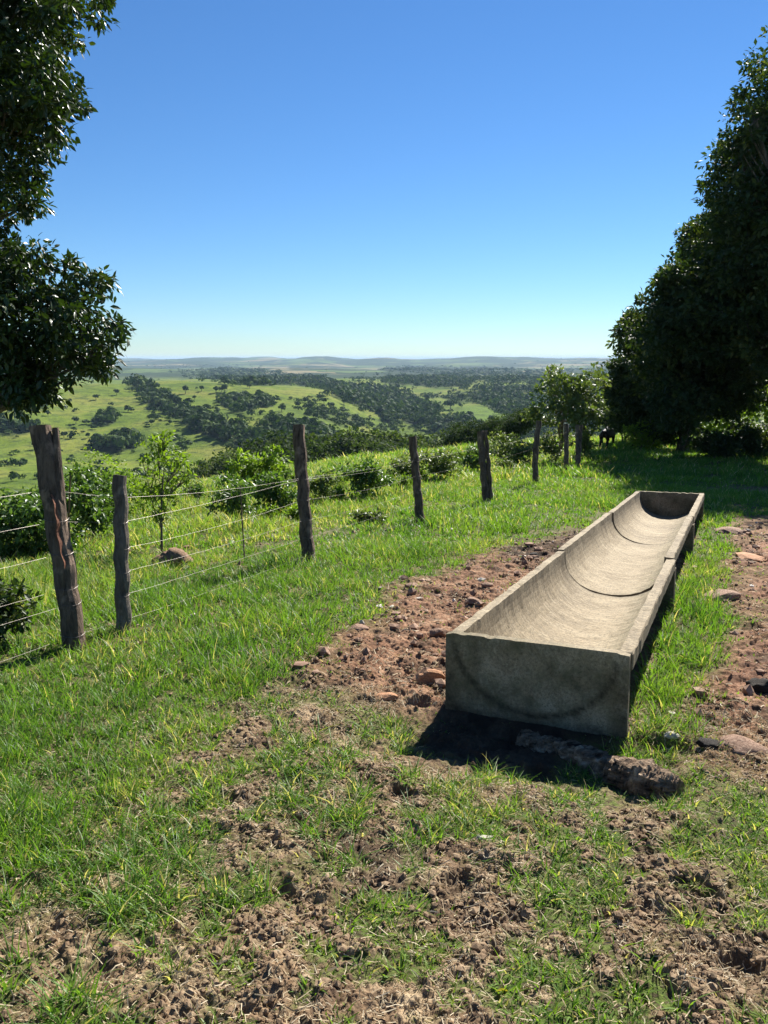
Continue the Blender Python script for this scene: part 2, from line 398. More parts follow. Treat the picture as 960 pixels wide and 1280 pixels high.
M['blade'] = mat_leaf('green_grass_blades', [(0, (.060, .14, .022)), (.35, (.110, .215, .032)), (.72, (.19, .285, .05)), (.86, (.23, .27, .075)), (.93, (.40, .35, .18)), (1, (.55, .48, .30))], .5, .48, (1.35, 1.4, .5), .35)
M['straw'] = mat_leaf('dry_grass_litter', [(0, (.20, .14, .08)), (.5, (.38, .30, .18)), (1, (.55, .47, .33))], .7, .2, (1.1, 1, .8), .2)
M['clod'] = mat_simple('earth_clods', [(.3, (.08, .050, .030)), (.5, (.20, .135, .080)), (.7, (.36, .27, .17))], 25, .95, .004)
M['stone'] = mat_simple('reddish_stone', [(.3, (.10, .055, .036)), (.5, (.24, .145, .095)), (.7, (.44, .31, .22))], 9, .85, .006)
M['orange'] = mat_simple('orange_brown_stone', [(.3, (.26, .12, .06)), (.5, (.42, .22, .115)), (.7, (.52, .32, .19))], 9, .85, .006)
M['pale'] = mat_simple('pale_stone', [(.3, (.28, .24, .20)), (.5, (.48, .43, .36)), (.7, (.62, .58, .52))], 9, .85, .006)
M['dung'] = mat_simple('dark_dung', [(.3, (.012, .010, .008)), (.7, (.05, .04, .03))], 18, .8, .01)
M['leaf_near'] = mat_leaf('glossy_broad_leaves', [(0, (.018, .034, .010)), (.5, (.030, .054, .013)), (.85, (.052, .082, .018)), (1, (.10, .12, .03))], .42, .2, (1.3, 1.5, .4), .4)
M['leaf_tree'] = mat_leaf('dark_tree_leaves', [(0, (.020, .038, .012)), (.5, (.034, .060, .016)), (.8, (.065, .090, .022)), (1, (.15, .15, .05))], .55, .30, (1.3, 1.4, .4), .35)
M['leaf_olive'] = mat_leaf('olive_green_leaves', [(0, (.065, .10, .026)), (.5, (.115, .16, .042)), (1, (.20, .23, .085))], .5, .35, (1.2, 1.3, .5), .4)
M['leaf_lime'] = mat_leaf('yellow_green_leaves', [(0, (.10, .16, .02)), (.5, (.16, .24, .028)), (1, (.24, .31, .05))], .5, .5, (1.15, 1.3, .4), .3)
M['leaf_bush'] = mat_leaf('shrub_leaves', [(0, (.045, .09, .02)), (.5, (.085, .15, .032)), (.85, (.14, .21, .05)), (1, (.24, .29, .13))], .42, .38, (1.2, 1.35, .45), .45)
M['far_leaf'] = mat_leaf('far_tree_foliage', [(0, (.018, .038, .010)), (.45, (.034, .066, .014)), (1, (.095, .14, .03))], .8, .18, (1.2, 1.3, .5), .1)
M['belt_leaf'] = mat_leaf('belt_tree_leaves', [(0, (.020, .036, .012)), (.5, (.034, .060, .016)), (1, (.07, .10, .028))], .8, .25, (1.3, 1.4, .4), .12)
M['belt_olive'] = mat_leaf('belt_olive_leaves', [(0, (.035, .058, .015)), (.5, (.06, .09, .022)), (1, (.10, .13, .04))], .8, .3, (1.3, 1.4, .4), .12)
M['cowhide'] = mat_simple('dark_brown_hide', [(.3, (.010, .007, .006)), (.7, (.035, .022, .016))], 5, .6, .004)
M['mound'] = mat_simple('brown_ant_mound_earth', [(.3, (.13, .075, .045)), (.5, (.24, .15, .095)), (.7, (.33, .24, .16))], 12, .95, .02)
M['yellow'] = mat_leaf('fallen_yellow_leaf', [(0, (.55, .48, .06)), (1, (.62, .52, .1))], .5, .3, (1, 1, .5), .3)

# ------------------------------------------------------------------ woods map (where woodland grows across the valley)
WOODS = [ # px, py, rx, ry, tilt(dy/dx), density: patches seen in the photo, turned into ground areas below
 (196, 497, 32, 10, .45, .75), (225, 517, 36, 11, .40, .75), (275, 538, 52, 11, .30, .85), (335, 556, 50, 12, .15, 1.0), (300, 507, 26, 9, 0, .9), (322, 503, 20, 8, 0, .8),
 (147, 556, 30, 13, -.1, .85), (130, 525, 14, 6, 0, .9), (20, 535, 24, 10, 0, .7), (60, 545, 12, 6, 0, .5), (375, 545, 40, 14, .2, .9),
 (420, 520, 40, 10, .25, .55), (390, 497, 20, 7, 0, .45), (250, 468, 30, 5, .05, .5), (310, 472, 60, 9, .06, 1.0), (400, 481, 45, 7, .2, 1.0), (445, 497, 30, 9, .5, .95), (480, 515, 25, 10, .5, .8),
 (480, 500, 60, 15, .2, .75), (540, 478, 60, 6, .02, .9), (620, 470, 70, 7, .03, .9), (520, 520, 40, 15, .35, .9), (570, 535, 40, 12, .2, .9), (560, 495, 50, 12, .2, .6),
 (630, 500, 45, 18, .2, .75), (650, 535, 30, 14, 0, .9), (690, 500, 60, 30, 0, .7), (760, 500, 120, 40, 0, .7), (520, 462, 40, 4, 0, .8), (590, 462, 60, 3.5, 0, .7), (250, 458, 70, 3, 0, .5), (880, 470, 140, 14, 0, .8)]
CLEAR = [(600, 518, 26, 11, .25), (535, 489, 34, 4, .05), (560, 505, 16, 4, .4), (350, 490, 60, 7, 0)]
def wood_density(px, py, x, y):
    d = np.zeros(px.shape); n = fbm(x/26, y/26, 101, 4)
    for cx, cy, rx, ry, s, a in WOODS:
        e = np.hypot((px-cx)/rx, (py-cy-s*(px-cx))/ry)
        d = np.maximum(d, a*sstep(1.25, .75, e+n*.55))
    base = np.where((px > 440) & (py > 465), .06+.34*sstep(0, .3, n), 0.006)
    base = np.where((px < 440) & (py > 500), .02+.14*sstep(.12, .4, n), base)
    d = np.maximum(d, base)
    for cx, cy, rx, ry, s in CLEAR:
        e = np.hypot((px-cx)/rx, (py-cy-s*(px-cx))/ry); d = d*sstep(.8, 1.2, e+n*.3)
    return d

# ------------------------------------------------------------------ ground and hills (one polar sheet, cut at 60 m)
def polar_sheet(radii, az, center=False):
    r, a = np.meshgrid(radii, az, indexing='ij')
    x = r*np.sin(a); y = r*np.cos(a)
    return x, y
az_view = np.linspace(R(-38), R(38), 1101)
az_back = np.linspace(R(38), R(322), 121)[1:-1]
AZ = np.concatenate([az_view, az_back])
rn = np.concatenate([np.geomspace(.25, 1.25, 14)[:-1], np.geomspace(1.25, 9, 900)[:-1], np.geomspace(9, 60, 220)])
rf = np.concatenate([np.geomspace(60, 1600, 330)[:-1], np.geomspace(1600, 16000, 150)])
def sheet(name, radii, mat, near):
    x, y = polar_sheet(radii, AZ); nr, na = x.shape
    if near: z = ZG(x, y)
    else: z = Z(x, y)
    v = np.stack([x, y, z], -1).reshape(-1, 3)
    i = (np.arange(nr-1)*na)[:, None]; j = np.arange(na)[None, :]; j2 = (j+1) % na
    f = np.stack([i+j, i+na+j, i+na+j2, i+j2], -1).reshape(-1, 4)[:, ::-1]
    X = x.ravel(); Y = y.ravel()
    if near:
        c = len(v); v = np.concatenate([v, [[0, 0, zg(0, 0)]]])
        jj = np.arange(0, na-1, 2); X = np.append(X, 0); Y = np.append(Y, 0)
        f = np.concatenate([f, np.stack([jj, jj+1, (jj+2) % na, np.full(len(jj), c)], -1)]) if na % 2 == 0 else np.concatenate([f, np.stack([jj, jj+1, (jj+2) % na, np.full(len(jj), c)], -1)])
        t, q = trough_tq(X, Y)
        damp_shade = np.clip(hoof(X, Y)*.5+.8*sstep(3.2, 5, t)*sstep(-1.3, -.8, q+.4*fbm(X*2, Y*2, 72, 3))*sstep(.1, -.2, q)+.85*sstep(-.62, -.4, t)*sstep(.05, 0, t)*sstep(-.2, .1, q)*sstep(1.0, .8, q)+sstep(.25, .6, fbm(X*3, Y*3, 71, 4))*.7, 0, 1)*soil_mask(X, Y)  # the patch before the near panel paints the trough's shadow into the soil
        attrs = {'soil': soil_mask(X, Y), 'red': sstep(-.6, .3, t+fbm(X*2, Y*2, 6)*.6), 'damp_shade': damp_shade}
    else:
        zz = np.append(z.ravel(), [])[:len(X)]
        with np.errstate(all='ignore'):
            px, py, dep = project(X, Y, zz)
        ok = (dep > 1)
        wd = np.where(ok, wood_density(np.where(ok, px, 0), np.where(ok, py, 0), X, Y), .2)
        tone = sstep(1.3, .6, np.hypot((px-603)/30, (py-519)/14))
        rr = np.hypot(X, Y)
        attrs = {'wood': sstep(.3, .8, wd)*.9, 'tone': np.where(ok, tone, 0), 'far': sstep(1300, 1900, rr+fbm(X/200, Y/200, 9)*300)}
    me = mesh_np(name, v, f, mat, attrs, smooth=True)
    return tag(link(name, me), kind='structure')
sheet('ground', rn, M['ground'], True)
sheet('hills', rf, M['hills'], False)

# ------------------------------------------------------------------ haze
hv, hf = box(-20000, 20000, -20000, 20000, -125, 24)
hz = link('haze', mesh_np('haze', hv, hf, [])); tag(hz, kind='stuff')
hm = bpy.data.materials.new('valley_haze'); hm.use_nodes = True; hn = hm.node_tree; hn.nodes.clear()
pv = hn.nodes.new('ShaderNodeVolumePrincipled'); pv.inputs['Color'].default_value = (.55, .76, 1, 1); pv.inputs['Density'].default_value = 8.5e-5
pv.inputs['Anisotropy'].default_value = 0
ho = hn.nodes.new('ShaderNodeOutputMaterial'); hn.links.new(pv.outputs[0], ho.inputs['Volume']); hz.data.materials.append(hm)

# ------------------------------------------------------------------ trough
def conc(name, v, f, parent, attrs=None, smooth=False):
    a = {'moss': np.zeros(len(v)), 'stain_dark': np.zeros(len(v))}; a.update(attrs or {})
    return link(name, mesh_np(name, v, f, M['concrete'], a, smooth), parent)
# local frame: x across (0..W), y along (0..L), z up from the rim
c3 = Vector((T0[0], T0[1], T_TOP))
e1 = Vector((V[0], V[1], T_ROLL)).normalized(); e2 = Vector((U[0], U[1], T_SLOPE)).normalized(); e3 = e1.cross(e2).normalized(); e1 = e2.cross(e3)
trough = empty('feeding_trough', (0, 0, 0), 'long weathered concrete feeding trough standing on the bare dirt', 'trough')
trough.matrix_world = Matrix(((e1[0], e2[0], e3[0], c3[0]), (e1[1], e2[1], e3[1], c3[1]), (e1[2], e2[2], e3[2], c3[2]), (0, 0, 0, 1)))
RIM = .062; DEP = .335
def profile(n=28):
    inner = []; cx = T_W/2; rx = T_W/2-RIM
    for k in range(n+1):
        a = math.pi*k/n; c = math.cos(a); s = math.sin(a)
        x = cx-rx*np.sign(c)*abs(c)**.92; inner.append((x, -DEP*abs(s)**.80))
    outer = []; ro = T_W/2
    for k in range(n+1):
        a = math.pi*(1-k/n); c = math.cos(a); s = math.sin(a)
        outer.append((cx-(ro-.022)*c, -.085-(DEP+.045-.085)*abs(s)**.9))
    p = [(0.006, 0)]+[(RIM-.012, .0)]+inner+[(T_W-RIM+.012, 0), (T_W-.006, 0), (T_W, -.008), (T_W, -.08)]+outer+[(0, -.08), (0, -.008)]
    return np.array(p), len(inner)
P, NI = profile()
def seg(y0, y1, seed):
    g = np.random.default_rng(seed); ys = np.concatenate([[y0, y0+.012], np.arange(y0+.05, y1-.04, .05), [y1-.012, y1]]); n = len(P)
    V_ = []; moss = []; stain_dark = []
    for k, yy in enumerate(ys):
        end = k in (0, len(ys)-1)
        for i, (x, z) in enumerate(P):
            cx, cz = T_W/2, -.15
            jx = (vnoise(np.array(yy*14), np.array(i*.9), seed)-.5)*.007; jz = (vnoise(np.array(yy*17), np.array(i*.9), seed+3)-.5)*.006
            chip = 0
            if (i in (0, 1, NI+2, NI+3, NI+4, len(P)-1)):
                chip = -.012*max(0, vnoise(np.array(yy*9), np.array(i*3.3), seed+8)-.66)/.34
            s = .992 if end else 1
            V_.append((cx+(x-cx)*s+jx, yy, cz+(z-cz)*s+jz+chip))
            inn = 2 <= i < 2+NI
            xx = (x-cx)/(cx)
            moss.append(max(0, xx-.25)*1.2*(z < -.03)*inn+(.25 if not inn else 0)*(z < -.02))
            edge = min(yy-y0, y1-yy)
            stain_dark.append((.55*math.exp(-edge/.02) if inn else 0)+(.5 if (not inn and z < -.1) else 0))  # dark at the section ends; outer shell darker below the rim
    V_ = np.array(V_); V_[:, 0] += {1: .010, 2: -.006, 3: .004}[seed]; V_[:, 2] += {1: -.006, 2: 0, 3: -.002}[seed]; i = (np.arange(len(ys)-1)*n)[:, None]; j = np.arange(n)[None, :]; j2 = (j+1) % n
    f = np.stack([i+j, i+j2, i+n+j2, i+n+j], -1).reshape(-1, 4)[:, ::-1]
    # end rings: bridge inner and outer curves
    caps = []
    inn = list(range(0, NI+4)); out = list(range(len(P)-1, NI+3, -1)); m = min(len(inn), len(out))
    for e, fl in ((0, 0), ((len(ys)-1)*n, 1)):
        for k in range(m-1):
            q = [e+inn[k], e+inn[k+1], e+out[k+1], e+out[k]]; caps.append(q if fl else q[::-1])
    f = np.concatenate([f, np.array(caps)])
    conc('trough_section', V_, f, trough, {'moss': np.clip(moss, 0, 1), 'stain_dark': np.clip(stain_dark, 0, 1)})
GAP = .017; TH = .05
seg(TH-.001, 2.6-GAP, 1); seg(2.6+GAP, 5.2-GAP, 2); seg(5.2+GAP, T_L-TH+.001, 3)
def panel(y0, y1, name, drop, full, seed, side='near'):
    """end panel (full height to the rim) or support panel under the shell (arch cut out)"""
    nx, nz = 46, 26; xs = np.linspace(0, T_W+(0 if full else .012), nx); vs2 = []; g = seed
    for yy in (y0, y1):
        for k in range(nz):
            for x in xs:
                u = k/(nz-1); top = 0.0
                if not full:
                    c = (x-T_W/2)/(T_W/2-.02); top = -.085-(DEP-.03)*max(0, 1-c*c)**.45-.004 if abs(c) < 1 else -.085
                    top = min(top, -.085)
                top += -.022*max(0, vnoise(np.array(x*22), np.array(yy*3), g)-.5) if k == 0 else 0
                z = top*(1-u)+(-drop)*u
                d = (fbm(np.array(x*9), np.array(z*9), g, 3))*.0035
                vs2.append((x, yy+(d if yy == y0 else 0), z))
    v = np.array(vs2); N = nx*nz; fs = []
    for s in (0, 1):
        for k in range(nz-1):
            for i in range(nx-1):
                a = s*N+k*nx+i; q = [a, a+nx, a+nx+1, a+1]; fs.append(q if s == 0 else q[::-1])
    for i in range(nx-1):
        fs.append([i, i+1, N+i+1, N+i]); b = (nz-1)*nx; fs.append([b+i+1, b+i, N+b+i, N+b+i+1])
    for k in range(nz-1):
        a = k*nx; fs.append([a+nx, a, N+a, N+a+nx]); a = k*nx+nx-1; fs.append([a, a+nx, N+a+nx, N+a])
    x = v[:, 0]; z = v[:, 2]
    arc = np.abs(np.hypot((x-T_W/2)/.40, (z+.02)/.345)-1)
    nz_ = fbm(x*7, z*7, 12, 4)
    stain_dark = np.clip(1.0*np.exp(-(arc/.04)**2)*(z < -.04)*sstep(-.45, .0, nz_+np.abs(x-T_W/2)*.8)+sstep(-.33, -.42, z+nz_*.1)*.7+.35*sstep(.1, .45, nz_)+.5*sstep(.14, .05, np.minimum(x, T_W-x)+nz_*.1)*sstep(-.05, -.2, z), 0, 1)  # arc and blotch stains, plus darker towards the foot and side edges
    if not full: stain_dark = np.clip(stain_dark*.5+.2, 0, 1)
    o = conc(name, v, np.array(fs), trough, {'stain_dark': stain_dark, 'moss': np.clip(.35+nz_, 0, 1)*.7})
    return o
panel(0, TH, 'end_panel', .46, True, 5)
panel(T_L-TH, T_L, 'end_panel', .60, True, 6)
for yy, dd in ((2.6-.065, .50), (2.6+.02, .50), (5.2-.065, .52), (5.2+.02, .52)):
    panel(yy, yy+.045, 'support_panel', dd, False, int(yy*10))
def trough_world(x, y, z): return trough.matrix_world @ Vector((x, y, z))

# ------------------------------------------------------------------ rocks, log, dung, mound
def rock_mesh(name, mat, seed, sub=3, flat=.6, rough=.35, plane_cuts=5):
    bm = bmesh.new(); bmesh.ops.create_icosphere(bm, subdivisions=sub, radius=1.0)
    g = random.Random(seed)
    planes = [(Vector((g.gauss(0, 1), g.gauss(0, 1), g.gauss(0, 1))).normalized(), g.uniform(.55, .85)) for _ in range(plane_cuts)]
    for v in bm.verts:
        p = v.co.copy()
        for nrm, d in planes:
            k = p.dot(nrm)
            if k > d: p -= nrm*(k-d)*.92
        q = p*2.1+Vector((seed*3.1, 0, 0))
        nn = float(fbm(np.array(q.x+q.z), np.array(q.y-q.z*.7), seed, 4))
        v.co = p*(1+rough*nn*.5)
        v.co.z *= flat
    me = bpy.data.meshes.new(name); bm.to_mesh(me); bm.free(); me.materials.append(mat)
    for p in me.polygons: p.use_smooth = sub >= 3 and rough > .5
    return me
def stone(px, py, wpx, hscale, mat, seed, label, name='stone', rz=0, sy=1.0, group=None, cat='stone', sink=.25, rough=.35):
    x, y = at(px, py); dep = project(x, y, float(Z(x, y)))[2]; rad = wpx*dep/F/2
    me = rock_mesh(name, M[mat], seed, 3, 1, rough)
    o = link(name, me); o.scale = (rad, rad*sy, rad*hscale); o.rotation_euler = (0, 0, rz)
    o.location = (x, y+rad*.4, zg(x, y+rad*.4)+rad*hscale*(1-2*sink)*.6)
    return tag(o, label, cat, group)
stone(537, 858, 44, .62, 'orange', 3, 'orange-brown angular stone beside the near corner of the trough', sy=.7, rz=.2)
stone(483, 877, 30, .35, 'orange', 4, 'flat orange stone in the grass edge ahead of the bigger orange stone', sy=.7)
stone(668, 697, 15, .75, 'dung', 5, 'small dark round stone by the left rim of the trough', sy=.8)
stone(548, 800, 24, .6, 'stone', 6, 'brown stone close against the near left corner of the trough rim', sy=.7)
stone(842, 924, 22, .4, 'pale', 7, 'whitish flat stone beside the log and the green strip', sy=.6)
stone(606, 1058, 22, .4, 'pale', 8, 'small whitish stone in the thin grass before the trough', sy=.6)
stone(908, 752, 48, .28, 'stone', 9, 'flat pinkish rock slab in the grass right of the trough', sy=.8)
stone(932, 945, 60, .35, 'stone', 10, 'low crumbly pale earth-coloured rock at the right edge beyond the log', sy=.8, rough=.8)
stone(915, 668, 36, .22, 'stone', 11, 'flat reddish slab on the sunlit dirt near the tree shadow', sy=.9)
stone(940, 700, 44, .2, 'orange', 12, 'broad orange slab set in the dirt right of the trough', sy=.9)
stone(590, 760, 22, .45, 'stone', 13, 'lone brown stone halfway along the dirt strip left of the trough', sy=.8)
stone(448, 790, 26, .4, 'stone', 14, 'pinkish stone among rubble at the left end of the dirt patch', sy=.8)
stone(516, 736, 20, .4, 'stone', 15, 'small reddish stone where the dirt meets the fence-side grass', sy=.8)
stone(610, 735, 16, .5, 'stone', 16, 'small tan stone nearest the middle of the left trough rim', sy=.8)
# dung and a hollow of dark earth
stone(955, 868, 34, .75, 'dung', 21, 'black lump of dung at the right edge of the dirt', 'dung_pile', cat='dung', sy=.8, rough=1.0)
stone(890, 938, 30, .4, 'dung', 22, 'low dark lump in place of a dark earth hollow beside the low crumbly rock', 'dung_pile', cat='dung', sy=.8, rough=1.0)  # raised lump stands in for a hollow of dark earth
stone(735, 765, 7, .7, 'dung', 23, 'x', 'dung_pile', cat='dung')
_d = bpy.data.objects['dung_pile.002']; _d.location = trough_world(.46, 1.0, -DEP+.012); _d.scale = (.018, .014, .012); _d['label'] = 'tiny dark dropping lying on the floor of the trough'
mx_, my_ = at(218, 706)
md = link('ant_mound', rock_mesh('ant_mound', M['mound'], 31, 4, 1, .9, 2)); tag(md, 'low brown earth mound in the grass beyond the fence', 'mound'); md.scale = (.19, .17, .12); md.location = (mx_, my_, zg(mx_, my_)+.04)

def rough_log(pts, rad, seed, mat, sides=20, amp=.18, n=40):
    pts = np.array(pts, float); t = np.linspace(0, 1, len(pts)); tt = np.linspace(0, 1, n)
    P_ = np.stack([np.interp(tt, t, pts[:, k]) for k in range(3)], -1); r_ = np.interp(tt, t, rad)
    v, f = tube(P_, r_, sides)
    k = np.arange(n*sides); i = k//sides; j = k % sides
    a = fbm(i*.16, np.sin(j/sides*2*math.pi)*1.6+5, seed, 4)+.6*fbm(np.cos(j/sides*6.283)*2.5, i*.45, seed+5, 3)
    a = a+(.55 if sides > 40 else .3)*fbm(j/sides*22+i*.02, i*.06*40/n, seed+9, 3)-(1.1*sstep(.80, 1.0, i/n)*vnoise(j*.5, i*.02, 4) if sides > 40 else 0)
    c = P_[i]; v[:n*sides] = c+(v[:n*sides]-c)*(1+amp*a)[:, None]
    return v, f
ll = [at(650, 915), at(705, 930), at(765, 955), at(812, 972), at(850, 988)]
LG = [(x, y, zg(x, y)+h) for (x, y), h in zip(ll, (.0, .0, .015, .02, .0))]
lv, lf = rough_log(LG, [.05, .065, .082, .092, .07], 4, None, 48, .24, 150)
lo = link('fallen_log', mesh_np('fallen_log', lv, lf, M['logwood'], smooth=False)); tag(lo, 'rotting log half buried in front of the trough', 'log')

# ------------------------------------------------------------------ fence
fence = empty('wire_fence', (F0[0], F0[1], zg(*F0)), 'leaning wooden post fence strung with wire along the grassy slope', 'fence')
fence_base = Vector(fence.location)
def loc_(v): return np.asarray(v, float)-np.array(fence_base)[None, :]
def post(base_px, top_px, rad, seed, mat='post', name='fence_post', bend=0.0, label=None, sides=14, amp=.16, topcut=True, flatn=1.0, dy=0):
    x, y = at(*base_px); z0 = zg(x, y); dep = project(x, y, z0)[2]
    top = at_depth(top_px[0], top_px[1], dep+dy); b = Vector((x, y, z0-.12)); n = 34
    pts = [b.lerp(top, k/(n-1)) for k in range(n)]
    pts = np.array([[p.x+bend*math.sin(k/(n-1)*math.pi)*1.0+.006*math.sin(k*.9+seed), p.y, p.z] for k, p in enumerate(pts)])
    r_ = np.interp(np.linspace(0, 1, n), [0, .1, .5, 1], [rad*1.12, rad*1.05, rad, rad*.93])
    v, f = rough_log(pts, r_, seed, None, sides, amp, n)
    o = link(name, mesh_np(name, loc_(v), f, M[mat], smooth=False), fence)
    if label: o['label'] = label
    return (x, y, z0, top, pts, rad)
posts = []
PS = [((96, 812), (50, 533), .070, 1, 'post', .008, 'thick bark-covered trunk post, forked at the top and torn red down one side'),
      ((153, 792), (150, 594), .050, 2, 'oldwood', 0, 'short grey split post beside the thick forked one'),
      ((386, 702), (373, 531), .066, 3, 'post', .0, None), ((526, 656), (515, 546), .058, 4, 'post', .01, None),
      ((609, 630), (600, 539), .058, 5, 'post', 0, None), ((671, 606), (674, 526), .060, 6, 'post', -.05, None),
      ((708, 592), (708, 530), .060, 7, 'post', 0, None), ((722, 587), (722, 531), .055, 8, 'post', 0, None)]
for a, b, r_, s_, m_, bd, lb in PS: posts.append(post(a, b, r_, s_, m_, bend=bd, label=lb))
# twin leaning stakes of the fifth and eighth posts, fork of the first
post((615, 630), (607, 538), .035, 15, name='fence_post'); post((723, 587), (727, 531), .04, 18, name='fence_post')
pb = posts[0]; pts0 = pb[4]
fk = [Vector(pts0[20])+Vector((.045, 0, 0)), Vector(pts0[26])+Vector((.07, 0, 0)), Vector(pts0[33])+Vector((.10, .01, -.01))]
v, f = rough_log([list(p) for p in fk], [.022, .028, .018], 33, None, 12, .25, 22)
link('branch_stub', mesh_np('branch_stub', loc_(v), f, M['post']), fence)
# torn strip where the bark has come away
sv = []; 
for k in range(24):
    u = k/23; i = 14+u*10; ii = int(i); p = pts0[ii]*(1-(i-ii))+pts0[min(ii+1, 33)]*(i-ii)
    wd = .011*math.sin(math.pi*min(1, u*1.1+.02))**.6+.003; c = Vector(p)+Vector((.034+.004*math.sin(k), -.062, 0))
    sv += [list(c+Vector((-wd, -.004, 0))), list(c+Vector((0, -.018, 0))), list(c+Vector((wd*.9, .016, 0))), list(c+Vector((0, .02, 0)))]
sv = np.array(sv); i = (np.arange(23)*4)[:, None]; j = np.arange(4)[None, :]
sf = np.stack([i+j, i+(j+1) % 4, i+4+(j+1) % 4, i+4+j], -1).reshape(-1, 4)
link('torn_strip', mesh_np('torn_strip', loc_(sv), sf, M['redwood']), fence)['label'] = 'torn red inner wood of the thick forked post'
# wires: five strands, with sag and barbs
line = [0, 1, 2, 3, 4, 5, 6, 7]
WH = {0: [.10, .30, .40, .62, .83, 1.03], 1: [.09, .26, .42, .58, .76, .93], 2: [.07, .24, .42, .62, .83, .84], 3: [.10, .28, .47, .66, .86, .87], 4: [.10, .30, .50, .70, .92, .93],
      5: [.12, .34, .55, .78, 1.0, 1.01], 6: [.12, .34, .55, .78, 1.0, 1.01], 7: [.12, .34, .55, .78, 1.0, 1.01]}
def on_post(k, h):
    x, y, z0, top, pts, rad = posts[k]; zt = top.z; u = min(max((z0+h-pts[0][2])/(pts[-1][2]-pts[0][2]), 0), 1)*(len(pts)-1); i = min(int(u), len(pts)-2)
    p = pts[i]*(1-(u-i))+pts[i+1]*(u-i); return Vector((p[0], p[1]-rad*1.05, p[2]))
g = random.Random(5)
lx = F0[0]-U[0]*2.9; ly = F0[1]-U[1]*2.9
for s_ in range(6):
    anchors = [Vector((lx, ly, zg(lx, ly)+[.1, .28, .42, .6, .8, 1.0][s_]))]+[on_post(k, WH[k][s_]) for k in line]
    path = []
    for k in range(len(anchors)-1):
        a, b = anchors[k], anchors[k+1]; L = (b-a).length; sag = min(.03, .003*L*L)*g.uniform(.2, 1.6); m = max(3, int(L/.12))
        for i in range(m):
            u = i/m; p = a.lerp(b, u); p.z -= sag*4*u*(1-u); p.x += g.uniform(-.002, .002); p.z += g.uniform(-.002, .002); path.append(list(p))
    path.append(list(anchors[-1])); path = np.array(path)
    parts = [tube(path, .0007, 4, cap=False)]
    for p in path[::3]:
        if p[1] > 9 or s_ == 5: continue
        parts.append(tube([p+np.array([.0, -.002, -.011]), p+np.array([.004, .002, .012])], .0006, 4, cap=False))
    v, f, _ = merge(parts)
    link('wire_strand', mesh_np('wire_strand', loc_(v), f, M['wire']), fence)
# wire wraps round the posts
for k in range(6):
    for h in WH[k][:5]:
        p = on_post(k, h); rad = posts[k][5]; cx, cy = p.x, p.y+rad*1.05
        ring = [[cx+rad*1.10*math.cos(a), cy+rad*1.10*math.sin(a), p.z+.006*math.sin(2*a)] for a in np.linspace(0, 2*math.pi, 15)]
        v, f = tube(ring, .0013, 4, cap=False); link('wire_tie', mesh_np('wire_tie', loc_(v), f, M['wire']), fence)
# thin dropper stick
x, y = at(306, 702); top = at_depth(300, 606, project(x, y, zg(x, y))[2])
v, f = rough_log([[x, y, zg(x, y)-.05], [top.x, top.y, top.z]], [.008, .006], 9, None, 8, .1, 20)
tag(link('thin_stick', mesh_np('thin_stick', v, f, M['post'])), 'thin bare upright stick in the grass between the split post and the third post', 'stick')
x, y = at(88, 700); top = at_depth(88, 594, 6.2)
v, f = rough_log([[x, y, zg(x, y)], [x+.02, y, zg(x, y)+.5], [top.x, top.y, top.z]], [.012, .01, .006], 10, None, 8, .2, 24)
tag(link('thin_stick', mesh_np('thin_stick', v, f, M['post'])), 'crooked bare twig standing just behind the thick forked post', 'stick')

# ------------------------------------------------------------------ foliage
def leaves(P_, N_, size, ratio, shape, rng, droop=.0, rnd=None):
    """leaf faces at points P_ with outward normals N_; shape 'full' = folded pointed leaf (4 tris), 'lo' = folded diamond (2 tris)"""
    n = len(P_); d = rng.normal(size=(n, 3))+N_*1.1; d[:, 2] -= droop; d /= np.linalg.norm(d, axis=1)[:, None]
    up = rng.normal(size=(n, 3))*.6+np.array([0, 0, 1.0]); s = np.cross(d, up); s /= np.linalg.norm(s, axis=1)[:, None]+1e-9
    nn = np.cross(s, d); L = size*(.6+.8*rng.random(n)); W = L*ratio*(.8+.4*rng.random(n))
    L = L[:, None]; W = W[:, None]
    r = (rng.random(n) if rnd is None else rnd)
    if shape == 'full':
        v = np.stack([P_, P_+d*L*.30+s*W*.46+nn*W*.12, P_+d*L*.68+s*W*.38+nn*W*.05-nn*L*.03, P_+d*L-nn*L*.12, P_+d*L*.68-s*W*.38+nn*W*.05-nn*L*.03, P_+d*L*.30-s*W*.46+nn*W*.12, P_+d*L*.48-nn*W*.02], 1)
        f = np.array([[0, 6, 1], [1, 6, 2], [2, 6, 3], [3, 6, 4], [4, 6, 5], [5, 6, 0]])
    else:
        v = np.stack([P_, P_+d*L*.5+s*W*.5, P_+d*L-nn*L*.08, P_+d*L*.5-s*W*.5+nn*W*.1], 1)
        f = np.array([[0, 1, 2], [0, 2, 3]])
    k = v.shape[1]; F_ = (f[None]+(np.arange(n)*k)[:, None, None]).reshape(-1, 3)
    return v.reshape(-1, 3), F_, {'rnd': np.repeat(r, k)}
SPRAY = .17
